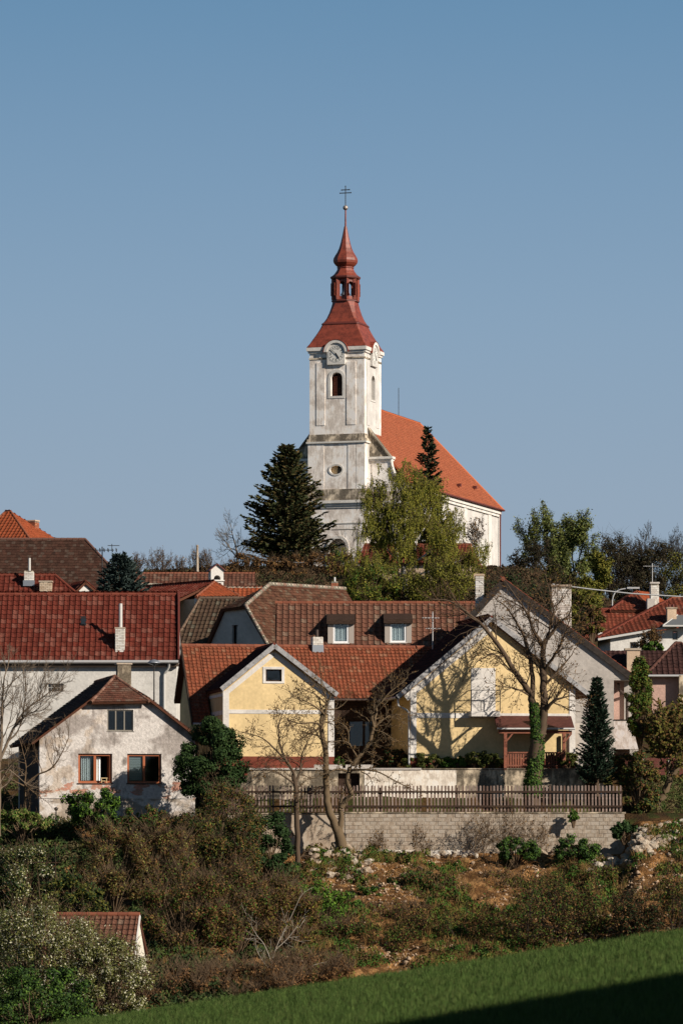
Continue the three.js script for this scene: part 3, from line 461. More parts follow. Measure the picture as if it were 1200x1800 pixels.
  ridge(g, eR, r0, .09, ridgeClay, .4, false); ridge(g, eL, r0, .09, ridgeClay, .4, false); ridge(g, r0, V(r0.x, r0.y, wl), .09, ridgeRed, .4, false);
  part(g, 'front_wall', box(eL.x + .3, eR.x - .3, eL.y - 4, eL.y - .05, -.3, 0), M.white); shell(g, eL.x + .3, eR.x - .3, eL.y - 4, eL.y - .1, -.3, wl, M.beige);
  // turret
  s = new Site(381, 1030, 272, 12); g = thing('bell_turret', 'little white roof turret with an arched opening', 'turret', s);
  const t0 = s.L(371, 1034), t1 = s.L(393, 1000), tp = s.L(382, 993), cx = (t0.x + t1.x) / 2;
  part(g, 'turret_wall', prism([[t0.x, t0.y], [t1.x, t0.y], [t1.x, t1.y], [tp.x, tp.y], [t0.x, t1.y]], -.9, 0, [archOutline(cx - .22, cx + .22, s.L(0, 1014).y, s.L(0, 1006).y)]), M.white);
  part(g, 'turret_back', box(t0.x + .05, t1.x - .05, t0.y, t1.y, -1, -.905), M.gable);
  part(g, 'turret_roof', [slab([V(t0.x - .15, t1.y - .1, -1.1), V(t0.x - .15, t1.y - .1, .12), V(tp.x, tp.y + .1, .12), V(tp.x, tp.y + .1, -1.1)], .06), slab([V(t1.x + .15, t1.y - .1, .12), V(t1.x + .15, t1.y - .1, -1.1), V(tp.x, tp.y + .1, -1.1), V(tp.x, tp.y + .1, .12)], .06)], M.darkRed);
  part(g, 'turret_sill', box(t0.x - .06, t1.x + .06, s.L(0, 1016.5).y, s.L(0, 1014.5).y, -.02, .08), M.trim);
  // pole with crossbars (aerial) on brown roof
  s = new Site(180, 1000, 268, 0); g = thing('roof_aerial', 'tall television aerial beside the dark brown roof', 'aerial', s);
  const y0 = s.L(0, 1040).y, y1 = s.L(0, 961).y; part(g, 'mast', cyl(0, y0, y1, 0, .04, 6), M.iron);
  part(g, 'boom', [box(-.42, .75, s.L(0, 967).y - .02, s.L(0, 967).y + .02, -.02, .02), box(.35, 1.1, s.L(0, 959).y - .02, s.L(0, 959).y + .02, -.02, .02), box(.6, .64, s.L(0, 967).y, s.L(0, 956).y, -.02, .02)], M.iron);
  for (let i = 0; i < 6; i++) part(g, 'element', box(-.4 + i * .26 - .015, -.4 + i * .26 + .015, s.L(0, 967).y - .1, s.L(0, 967).y + .1, -.5, .5), M.iron);
  s = new Site(347, 1010, 330, 0); const hp = s.L(0, 960).y; g = thing('concrete_pole', 'slim grey-brown concrete pole above the long brown roof', 'pole', s);
  part(g, 'shaft', cyl(0, -6, hp, 0, .17, 8, .09), M.concrete); part(g, 'pole_cap', cyl(0, hp, hp + .1, 0, .12, 8, .06), M.concrete);
}
// ---------- olive roof, half-hipped house, dormer house ----------
{
  let s = new Site(365, 1133, 244, -16), g = thing('olive_roof_house', 'dull olive-brown corrugated tile roof between the long red roof and half-hipped house', 'house', s);
  roofHouse(g, s, [[300, 1140], [420, 1140], [447, 1052], [352, 1052]], { run: 2.9, w: .27, h: .33, style: 'roll', ...fin.olive, ridgeMat: [mat(C(.15, .1, .07), .9)], wall: M.gable });
  // half-hipped house seen on its gable and right slope
  s = new Site(420, 1135, 238, -44); g = thing('half_hip_house', 'mossy half-hipped roof with white mortar edges over grey gable', 'house', s);
  const L = (x, y, z = 0) => s.L(x, y, z), bl = L(366, 1137), br = L(473, 1137), hl = L(396, 1071, 0), hr = L(433, 1066, 0), ap = L(474, 1026, -1.9), zb = -9;
  const el = V(bl.x - .25, bl.y - .3, .2), er = V(br.x + .3, bl.y - .3, .2);
  const lx = (y, e, h) => e.x + (h.x - e.x) * (y - e.y) / (h.y - e.y), wx0 = L(408, 1099), wx1 = L(418, 1140);
  part(g, 'gable_wall', prism([[bl.x, bl.y - 4], [br.x, bl.y - 4], [br.x, bl.y - .2], [hr.x, hr.y - .1], [hl.x, hl.y - .1], [bl.x, bl.y - .2]], -.35, 0, [rect(wx0.x, wx1.x, wx1.y, wx0.y)]), M.gable);
  windowUnit(g, wx0.x, wx1.x, wx1.y, wx0.y, -.15, { f: .05, mat: M.woodAndShade });
  const q1 = (hl.y - el.y) / (hl.x - .15 - el.x), q2 = (hr.y - er.y) / (hr.x + .15 - er.x), fx = (hr.y - q2 * (hr.x + .15) - hl.y + q1 * (hl.x - .15)) / (q1 - q2), f = V(fx, hl.y + q1 * (fx - hl.x + .15), 0); f.z = Math.min(-.8, s.S(474, 1026, fx).z);
  tiles(g, [er, V(er.x, er.y, zb), V(f.x, f.y, zb), f, V(hr.x + .15, hr.y, .2)], { ...fin.mossy, w: .22, h: .2, style: 'flat', jitter: .03 });
  tiles(g, [V(el.x, el.y, zb), el, V(hl.x - .15, hl.y, .2), f, V(f.x, f.y, zb)], { ...fin.mossy, w: .22, h: .2, style: 'flat', jitter: .03 });
  tiles(g, [V(hl.x - .15, hl.y, .25), V(hr.x + .15, hr.y, .25), f], { ...fin.mossy, w: .22, h: .2, style: 'flat', jitter: .03 });
  const up = V(0, .06, 0), mortars = [M.mortar, M.mortar, mat(C(.26, .19, .15), .95), plaster(C(.52, .47, .40), 1, grimeT), mat(C(.2, .12, .09), .95)]; ridge(g, er, V(hr.x + .15, hr.y, .2).add(up), .10, mortars, .24); ridge(g, V(hr.x + .15, hr.y, .2).add(up), f.clone().add(up), .11, mortars, .24); ridge(g, f.clone().add(up), V(f.x, f.y + .06, zb), .11, mortars, .26);
  shell(g, bl.x, br.x, bl.y - 4, bl.y - .3, -.35, zb + .3, M.gable);
  // dormer house
  s = new Site(640, 1140, 223, 0); g = thing('dormer_house', 'brown tiled roof with two curtained dormer windows', 'house', s);
  const run = 3.1, r = roofHouse(g, s, [[484, 1158], [842, 1158], [842, 1060], [484, 1060]], { run, w: .325, h: .345, style: 'roll', ...fin.dormer, singles: 300, ridgeMat: ridgeClay, ridgeApart: true, wall: M.whiteWall });
  const zAt = (py) => -run * (1158 - py) / 98;
  for (const [x0, x1, yt, yb] of [[576, 622, 1084, 1131], [676, 723, 1083, 1130]]) {
    const zf = zAt(yb) + .1, a = s.L(x0, yb, zf), b = s.L(x1, yt + 9, zf), w0 = s.L(x0 + 9.5, yb - 1, zf), w1 = s.L(x1 - 9.5, yt + 9, zf);
    const d = part(g, 'dormer', [box(a.x, w0.x, a.y, b.y, zf - .12, zf), box(w1.x, b.x, a.y, b.y, zf - .12, zf), box(a.x, a.x + .1, a.y, b.y, zf - 1.9, zf - .12), box(b.x - .1, b.x, a.y, b.y, zf - 1.9, zf - .12), box(w0.x, w1.x, a.y - .1, w0.y, zf - .12, zf), box(a.x + .1, b.x - .1, a.y, b.y, zf - 1.9, zf - 1.8)], M.cheek);
    const t = s.L(x0 - 2, yt, zf), u = s.L(x1 + 2, yt, zf);
    part(d, 'dormer_roof', [slab([V(t.x, b.y + .02, zf + .16), V(u.x, b.y + .02, zf + .16), V(u.x, b.y + .5, zf - 1.6), V(t.x, b.y + .5, zf - 1.6)], .16), box(t.x, u.x, b.y - .12, b.y + .1, zf + .13, zf + .19)], M.woodAndShade);
    const wf = windowUnit(d, w0.x, w1.x, w0.y, w1.y, zf - .02, { f: .09, sill: .08 });
    curtain(wf, w0.x + .1, w1.x - .1, w0.y + .12, w1.y - .08, zf - .11, M.curtain, 6, .03);
  }
}
// ---------- the old grey house ----------
{
  const s = new Site(206, 1440, 196, 12), g = thing('old_house', 'old stained grey plaster house with orange-framed windows and half-hipped roof', 'house', s), L = (x, y, z = 0) => s.L(x, y, z);
  const W0 = L(70, 1440).x, W1 = L(343, 1440).x, wd = W1 - W0, ht = L(0, 1220).y;
  const ft = tex(1024, 768, (u, v) => {          // flaking lime wash: grey weathered plaster above, whiter patches, ochre plaster, bare brick under the windows
    const x = u * wd, y = v * 6.6, n = fb2(x * .9 + 20, y * 1.1 + 7, 6, 301), m = fb2(x * 2.2 + 70, y * 2.2 + 30, 5, 302), f = fb2(x * 14, y * 14, 3, 303), st = fb2(x * 6 + 9, y * 1.2, 3, 304);
    const grey = sstep(.44, .58, n * .75 + st * .2 + .16 * sstep(1.9, 4.4, y) - .09), och = sstep(.56, .66, m) * sstep(3.4, 1.8, x + (n - .5) * 3);
    let c = [.88, .85, .82]; const mix = (d, t) => { c = c.map((q, i) => lerp(q, d[i], t)); };
    mix([.67, .63, .60], grey * .9); mix([.57, .54, .51], sstep(.58, .7, st * .5 + n * .5) * grey); mix([.76, .66, .55], och * .4);
    const bp = sstep(.50, .56, fb2(x * 1.5 + 5, y * 3.2 + 11, 4, 305) + .14 * (1 - Math.min(1, Math.abs(y - 1.35) / .45)) - .13) * (Math.abs(y - 1.33) < .42 ? .75 : 0);
    if (bp > .02) { const row = Math.floor(y / .085), bx = ((x + (row % 2) * .14) / .28) % 1, by = (y / .085) % 1, j = bx < .06 || by < .16; mix(j ? [.62, .52, .44] : [.72 + .1 * hash(Math.floor((x + (row % 2) * .14) / .28), row, 5), .50, .40], bp); }
    if (y < .95) mix([.66, .60, .53], sstep(.42, .58, fb2(x * 1.3 + 33, y * 2 + 3, 5, 306)) * .8);
    const q = .9 + .22 * (f - .5); return c.map((e) => e * q);
  });
  ft.repeat.set(1 / wd, 1 / 6.6); ft.offset.set(-W0 / wd, 0); const fm = mat(C(.93, .92, .92), .95, { map: ft, bumpMap: rep(grainB, 1.1), bumpScale: .03 });
  const eL = L(70, 1298), eR = L(343, 1295), hL = L(160, 1231), hR = L(258, 1229);
  const wins = [[138, 197.5], [224, 284]].map(([a, b]) => [L(a, 0).x, L(b, 0).x, L(0, 1376).y, L(0, 1324).y]), at = [L(189, 0).x, L(234.5, 0).x, L(0, 1284).y, L(0, 1246).y];
  part(g, 'front_wall', prism([[W0, -.8], [W1, -.8], [W1, eR.y], [hR.x, hR.y], [hL.x, hL.y], [W0, eL.y]], -.4, 0, [...wins.map((w) => rect(...w)), rect(...at)]), fm, 'stained and flaking plaster gable front');
  part(g, 'plinth_ledge', box(W0 - .02, W1 + .02, L(0, 1402).y - .03, L(0, 1402).y + .03, 0, .035), fm);
  const slope = (p, q, y) => p.x + (q.x - p.x) * (y - p.y) / (q.y - p.y), xi = ((hL.x - slope(eL, hL, 0)) * 0, 0);
  const mL = (hL.y - eL.y) / (hL.x - eL.x), mR = (hR.y - eR.y) / (hR.x - eR.x), ax = (hR.y - mR * hR.x - hL.y + mL * hL.x) / (mL - mR), ay = hL.y + mL * (ax - hL.x), zr = -1.55, zb = -7.6, ovx = .42;
  const eave = (e, m, sgn) => V(e.x + sgn * ovx, e.y + m * sgn * ovx, 0), a0 = eave(eL, mL, -1), b0 = eave(eR, mR, 1), up = .12, R = (p, z) => V(p.x, p.y + up, z);
  const oldO = { ...fin.old, w: .2, h: .18, style: 'flat', jitter: .03, deckT: .1 };
  tiles(g, [R(a0, zb), R(a0, .28), R(hL, .28), V(ax, ay + up, zr), V(ax, ay + up, zb)], { ...oldO, ...fin.brown });
  tiles(g, [R(b0, .28), R(b0, zb), V(ax, ay + up, zb), V(ax, ay + up, zr), R(hR, .28)], oldO);
  const h0 = V(hL.x - .05, hL.y - .1, .42), h1 = V(hR.x + .05, hR.y - .1, .42), hA = V(ax, ay + up + .04, zr);
  tiles(g, [h0, h1, hA], { ...oldO, singles: 300 });
  ridge(g, h0, hA, .075, ridgeOld, .3); ridge(g, h1, hA, .07, ridgeOld, .3); ridge(g, hA, V(ax, ay + up, zb), .09, ridgeOld, .35);
  part(g, 'rear_wall', prism([[W0, -.8], [W1, -.8], [W1, eR.y], [ax, ay], [W0, eL.y]], zb + .3, zb + .6), M.grey);
  part(g, 'side_wall', box(W0, W0 + .35, -.8, eL.y + .05, zb + .6, -.4), M.woodAndShade, 'side wall with its shade painted on in dark brown'); part(g, 'side_wall', box(W1 - .35, W1, -.8, eR.y + .05, zb + .6, -.4), M.grey);  // left wall coloured dark to carry its shade
  part(g, 'attic_floor', box(W0 + .4, W1 - .4, eL.y - .15, eL.y, zb + .6, -.4), M.woodAndShade); part(g, 'inner_wall', box(-.1, .1, 0, eL.y - .16, zb + .6, -.42), M.grey);
  wins.forEach((w, i) => {
    const f = windowUnit(g, w[0], w[1], w[2], w[3], -.1, { f: .1, nx: 2, mat: M.orangeFrame, sill: .14, sillMat: M.woodAndShade, open: i ? [] : [1] });
    const mid = (w[0] + w[1]) / 2;
    if (!i) { curtain(f, w[0] + .16, mid - .16, w[2] + .12, w[3] - .1, -.3, M.curtain, 5, .04); curtain(f, mid + .1, mid + .3, w[2] + .12, w[3] - .15, -.34, M.curtain, 2, .03); part(f, 'casement', [box(w[1] - .14, w[1] - .08, w[2] + .1, w[3] - .1, -.7, -.16)], M.orangeFrame, 'inward open casement'); }
    else for (let k = 0; k < 9; k++) part(f, 'blind_slat', box(w[0] + .12, mid - .08, w[2] + .14 + k * .122, w[2] + .25 + k * .122, -.21, -.2).rotateX(0), M.blind);
  });
  windowUnit(g, at[0], at[1], at[2], at[3], -.06, { f: .055, nx: 3, mat: M.greyFrame, sill: .06, sillMat: M.greyFrame });
  const c0 = L(207, 1195, -2.6), c1 = L(231, 1168, -2.6), ch = part(g, 'chimney', box(c0.x, c1.x, c0.y - .6, c1.y, -3.1, -2.6), M.retaining, 'stained plaster chimney'); part(ch, 'chimney_cap', box(c0.x - .05, c1.x + .05, c1.y, c1.y + .07, -3.15, -2.55), M.concrete);
  // the little stool on the sill
  const q = thing('window_stool', 'tiny pale wooden stool on the open window sill', 'stool', g.localToWorld(V(L(185, 0).x, L(0, 1374.5).y, .02)).clone());
  g.updateMatrixWorld(true); q.position.copy(g.localToWorld(V(L(183, 0).x, wins[0][2] + .015, .04))); q.rotation.y = s.th;
  part(q, 'seat', box(-.16, .16, .2, .235, -.07, .07), M.woodPale); for (const x of [-.12, .12]) part(q, 'leg', box(x - .015, x + .015, 0, .2, -.05, .05), M.woodPale); part(q, 'stretcher', box(-.105, .105, .07, .1, -.01, .01), M.woodPale);
}

// ---------- the yellow house ----------
{
  const s = new Site(593, 1345, 200, 10), g = thing('yellow_house', 'pale yellow L-shaped house with two front gables and orange tiles', 'house', s), L = (x, y, z = 0) => s.L(x, y, z);
  const t = { ...fin.clay, w: .205, h: .235, style: 'roll', jitter: .01 }, dk = { ...fin.maroon, w: .25, h: .3, style: 'roll' };
  // left wing
  const wing = (xl, xr, apx, apy, yl, yr, vb, zBack, holes, floorPy) => {
    const a = L(xl, 0).x, b = L(xr, 0).x, ap = L(apx, apy), y0 = L(0, floorPy).y, el = L(vb[0], vb[1], .24), er = L(vb[2], vb[3], .24);
    const A = V(ap.x, ap.y + .22, 0), yL = lerp(el.y, A.y, (a - el.x) / (A.x - el.x)) - .2, yR = lerp(er.y, A.y, (b - er.x) / (A.x - er.x)) - .2;
    part(g, 'wing_wall', prism([[a, y0], [b, y0], [b, yR], [A.x, A.y - .2], [a, yL]], -.35, 0, holes), M.yellow);
    part(g, 'wing_side_wall', box(a, a + .3, y0, yL, zBack, -.35), M.yellow); part(g, 'wing_side_wall', box(b - .3, b, y0, yR, zBack, -.35), M.yellow);
    const z = (p, zz) => V(p.x, p.y, zz);
    tiles(g, [z(el, zBack), z(el, .24), z(A, .24), z(A, zBack)], dk); tiles(g, [z(er, .24), z(er, zBack), z(A, zBack), z(A, .24)], dk);
    ridge(g, z(A, .24), z(A, zBack), .09, ridgeRed, .4, false);
    for (const [e, m] of [[el, M.verge], [er, M.verge]]) {
      part(g, 'verge_board', beam(V(e.x, e.y - .04, .262), V(A.x, A.y - .04, .262), .05, .22), m);
      part(g, 'soffit', beam(V(e.x, e.y - .17, .12), V(A.x, A.y - .17, .12), .22, .03), M.soffit);
    }
    return { a, b, A, el, er, y0, yL, yR };
  };
  const wn = rect(L(467, 0).x, L(495, 0).x, L(0, 1194.5).y, L(0, 1173).y);
  const w1 = wing(393, 586, 481, 1142, 0, 0, [389, 1210, 593, 1220], -5.2, [wn], 1362);
  const strips = (w, yb, bandA, bandB, yTopL, yTopR) => {
    part(g, 'corner_strip', box(w.a - .03, w.a + .26, yb, yTopL, .0, .035), M.band); part(g, 'corner_strip', box(w.b - .26, w.b + .03, yb, yTopR, .0, .035), M.band);
    part(g, 'wall_band', box(w.a + .26, w.b - .26, bandA, bandB, 0, .025), M.band);
  };
  strips(w1, L(0, 1328).y, L(0, 1252).y, L(0, 1245).y, w1.yL - .02, w1.yR - .02);
  for (const [e] of [[w1.el], [w1.er]]) part(g, 'raking_band', beam(V(lerp(e.x, w1.A.x, .06), lerp(e.y, w1.A.y, .06) - .42, .012), V(w1.A.x, w1.A.y - .42, .012), .02, .22), M.band);
  part(g, 'plinth', box(w1.a - .03, w1.b + .03, w1.y0, L(0, 1328).y, 0, .05), M.plinth);
  part(g, 'wall_band', box(w1.a - .03, w1.a, L(0, 1254).y, L(0, 1246).y, -5, 0), M.band); part(g, 'wall_band', box(w1.a - .03, w1.a, L(0, 1221).y, L(0, 1216).y, -5, 0), M.band);
  part(g, 'window_surround', prism(rect(L(462, 0).x, L(500, 0).x, L(0, 1198).y, L(0, 1168.5).y), 0, .03, [wn]), M.band);
  windowUnit(g, wn[0][0], wn[1][0], wn[0][1], wn[2][1], -.08, { f: .06, mat: M.woodAndShade }); part(g, 'partition_wall', prism([[w1.a + .3, w1.y0], [w1.b - .3, w1.y0], [w1.b - .3, w1.yR], [w1.A.x, w1.A.y - .3], [w1.a + .3, w1.yL]], -3.2, -3), M.yellow);
  // right wing
  const dr = rect(L(831, 0).x, L(866, 0).x, L(0, 1250).y, L(0, 1174).y);
  const w2 = wing(722, 1009, 862, 1094, 0, 0, [698, 1224, 1037, 1222], -7.5, [dr], 1362);
  strips(w2, L(0, 1330).y, L(0, 1258).y, L(0, 1249).y, w2.yL - .02, w2.yR - .02);
  part(g, 'raking_band', beam(V(lerp(w2.el.x, w2.A.x, .1), lerp(w2.el.y, w2.A.y, .1) - .46, .012), V(w2.A.x, w2.A.y - .46, .012), .02, .3), M.band);
  part(g, 'plinth', box(w2.a - .03, w2.b + .03, w2.y0 - .3, L(0, 1330).y, 0, .05), M.plinth);
  part(g, 'door_surround', prism(rect(L(827.5, 0).x, L(870, 0).x, L(0, 1249).y, L(0, 1168).y), 0, .03, [dr]), M.band);
  const door = part(g, 'balcony_door', box(dr[0][0], dr[1][0], dr[0][1], dr[2][1], -.36, -.30), M.whiteFrame, 'white balcony door set deep in the wall');
  part(door, 'door_panel', box(dr[0][0] + .1, dr[1][0] - .1, dr[0][1] + .1, dr[0][1] + .85, -.30, -.285), M.band); part(door, 'handle', box(dr[1][0] - .2, dr[1][0] - .08, dr[0][1] + 1, dr[0][1] + 1.03, -.27, -.25), M.iron);
  const bz = .72, b0 = L(828, 1259, bz), b1 = L(878.5, 1250, bz);
  part(g, 'balcony_slab', box(b0.x, b1.x, b0.y, b1.y, .03, bz), M.band);
  const rl = part(g, 'balcony_railing', [box(b0.x, b1.x, b1.y + .98, b1.y + 1.01, bz - .04, bz - .01), box(b0.x, b1.x, b1.y + .46, b1.y + .485, bz - .04, bz - .01), ...[b0.x, b1.x].map((x) => box(x - .012, x + .012, b1.y + .98, b1.y + 1.01, .03, bz))], M.iron);
  for (const x of [b0.x, lerp(b0.x, b1.x, .33), b1.x]) part(rl, 'post', box(x - .016, x + .016, b1.y - .02, b1.y + (x === b0.x || x === b1.x ? 1 : .46), bz - .045, bz - .005), M.iron);
  part(rl, 'rail', box(b1.x - .012, b1.x + .012, b1.y + .46, b1.y + .485, .03, bz - .04), M.iron);
  // porch
  const pz = 1.7, e0 = L(873, 1280, pz), e1 = L(1009, 1280, pz), u0 = L(868, 1258, .05);
  const xw = L(1003, 1258, .05).x;
  part(g, 'porch_roof', slab([V(e0.x, e0.y, pz), V(e1.x, e1.y, pz), V(xw, u0.y, .04), V(u0.x, u0.y, .04)], .07), mat(C(.10, .035, .028), .75, { map: rep(speckT, .8) }));
  part(g, 'porch_gutter', pipe([V(e0.x, e0.y - .03, pz + .04), V(e1.x, e1.y - .03, pz + .04)], .05, 8, 4), M.gutter);
  part(g, 'porch_beam', box(e0.x + .1, e1.x - .1, e0.y - .24, e0.y - .09, pz - .22, pz - .1), M.woodBrown);
  for (const px of [887, 990]) { const x = L(px, 0, pz - .2).x; part(g, 'porch_post', [box(x - .075, x + .075, w2.y0 - .2, e0.y - .24, pz - .24, pz - .09), beam(V(x + .05, e0.y - .62, pz - .16), V(x + .36, e0.y - .24, pz - .16), .07, .07)], M.woodBrown); }
  part(g, 'porch_post', box(L(997, 0, .4).x - .06, L(997, 0, .4).x + .06, w2.y0, e0.y - .1, .3, .42), M.woodAndShade);
  const x0 = L(890, 0, pz - .2).x, x1 = L(988, 0, pz - .2).x, yy = L(0, 1318, pz).y, yb2 = L(0, 1347, pz).y, bal = part(g, 'porch_balustrade', [box(x0, x1, yy - .07, yy, pz - .22, pz - .12), box(x0, x1, yb2 + .08, yb2 + .15, pz - .2, pz - .14)], M.woodBrown);
  for (let i = 0; i < 22; i++) { const x = lerp(x0, x1, (i + .5) / 22); part(bal, 'baluster', box(x - .042, x + .042, yb2 + .02, yy - .07, pz - .185, pz - .16), M.woodBrown); }
  // porch side wall on the right (pale) and its rear corner
  part(g, 'side_annex', box(L(1009, 0, -.3).x, L(1034, 0, -.3).x, w2.y0, L(0, 1266).y, -3, -.3), M.gable, 'pale plaster annex at the right corner');
  // main range
  const zr = -7.2, ze = -4.5, R = (px, z = zr) => L(px, 1137, z), yr = R(500).y, slope = (yr - L(600, 1228, ze).y) / (zr - ze), yAt = (z) => yr + slope * (z - zr);
  const xl = L(319, 1137, zr).x, xm = L(372, 1274, -3.2).x, xr = L(852, 1137, zr).x, zc = -3.2;
  tiles(g, [V(xl, yAt(zc), zc), V(xm, yAt(zc), zc), V(xm, yr, zr), V(xl, yr, zr)], t);
  tiles(g, [V(xm, yAt(ze), ze), V(xr, yAt(ze), ze), V(xr, yr, zr), V(xm, yr, zr)], { ...t, singles: 300 });
  tiles(g, [V(xr, yAt(ze), 2 * zr - ze), V(xl, yAt(ze), 2 * zr - ze), V(xl, yr, zr), V(xr, yr, zr)], { ...t });
  ridge(g, V(xl, yr + .02, zr), V(xr, yr + .02, zr), .1, ridgeClay, .36);
  const xw0 = xl + .3, xw1 = xr - .3, zfw = ze - .5, y0 = w1.y0 - .2, yw = yAt(zfw) - .22;
  part(g, 'courtyard_wall', prism(rect(xw0 + 2.4, xw1, y0, yw), zfw - .3, zfw, [rect(L(612, 0, zfw).x, L(668, 0, zfw).x, L(0, 1312, zfw).y, L(0, 1262, zfw).y), rect(L(684, 0, zfw).x, L(712, 0, zfw).x, y0 + .05, L(0, 1262, zfw).y)]), M.woodAndShade);  // wall coloured dark brown to put the courtyard shade into it
  part(g, 'courtyard_door', box(L(684, 0, zfw).x, L(712, 0, zfw).x, y0 + .05, L(0, 1262, zfw).y, zfw - .25, zfw - .2), M.woodAndShade);
  windowUnit(g, L(612, 0, zfw).x, L(668, 0, zfw).x, L(0, 1312, zfw).y, L(0, 1262, zfw).y, zfw - .08, { f: .09, nx: 2, mat: M.woodAndShade });
  part(g, 'gable_end_wall', prism([[zc - .3, y0], [2 * zr - ze, y0], [2 * zr - ze, yAt(ze) - .2], [zr, yr - .2], [zc - .3, yAt(zc - .3) - .2]].map(([z, y]) => [z, y]).reverse(), 0, .3).rotateY(-Math.PI / 2).translate(xw0 + .3, 0, 0), M.yellow);
  part(g, 'rear_wall', box(xw0, xw1, y0, yAt(ze) - .2, 2 * zr - ze + .3, 2 * zr - ze + .6), M.yellow); part(g, 'end_wall', box(xw1 - .3, xw1, y0, yAt(ze) - .2, 2 * zr - ze + .6, zfw - .3), M.yellow);
  part(g, 'front_wall', box(xw0, xm + .3, y0, yAt(zc - .4) - .2, zc - .7, zc - .4), M.yellow);
  part(g, 'courtyard_gutter', pipe([V(xm, yAt(ze) - .06, ze + .08), V(w2.a, yAt(ze) - .06, ze + .08)], .07, 8, 4), M.brownPipe); part(g, 'courtyard_gutter', pipe([V(xl, yAt(zc) - .05, zc + .08), V(xm, yAt(zc) - .05, zc + .08)], .07, 8, 4), M.gutter);
  part(g, 'verge_board', beam(V(xl - .03, yAt(zc), zc), V(xl - .03, yr, zr), .06, .26), M.woodAndShade);
  part(g, 'downpipe', pipe([V(xl + .2, yAt(zc) - .1, zc + .05), V(xw0 - .1, yAt(zc) - .5, zc - .25), V(xw0 - .1, y0, zc - .25)], .06, 8, 16), M.brownPipe);
  part(g, 'downpipe', pipe([V(w2.el.x + .05, w2.el.y - .1, .1), V(w2.el.x + .08, w2.el.y - .45, .1), V(w2.a - .12, w2.el.y - .75, .02), V(w2.a - .1, w2.y0, .02)], .05, 8, 24), M.gutter, 'grey zigzag downpipe');
  part(g, 'wing_gutter', pipe([V(w2.el.x - .02, w2.el.y - .06, .24), V(w2.el.x - .02, w2.el.y - .06, -4.4)], .07, 8, 4), M.gutter);
  // rake-end metal boxes and the ridge chimney
  const ca = L(550, 1134, zr + .3), cb = L(567.5, 1119, zr + .3), ch = part(g, 'chimney', box(ca.x - .03, cb.x + .03, L(0, 1143, zr + .3).y, ca.y, zr - .3, zr + .33), M.zinc, 'small pale brick chimney on the ridge'); bricks(ch, ca.x, cb.x, ca.y, cb.y, zr - .28, zr + .3, brickWhite, { left: true, bh: .1 });
  part(ch, 'flue_pipe', cyl((ca.x + cb.x) / 2, cb.y, cb.y + .35, zr, .08, 8), M.brownPipe);
  const az = -6.4, ax = L(760, 0, az).x; const an = antenna(g, ax, yAt(az), L(0, 1068, az).y, az, [[L(0, 1098, az).y, .36, .02], [L(0, 1079, az).y, .42, -.1]]); part(an, 'antenna_foot', box(ax - .3, ax + .3, yAt(az) + .05, yAt(az) + .1, az - .06, az + .06), M.whiteFrame);
}
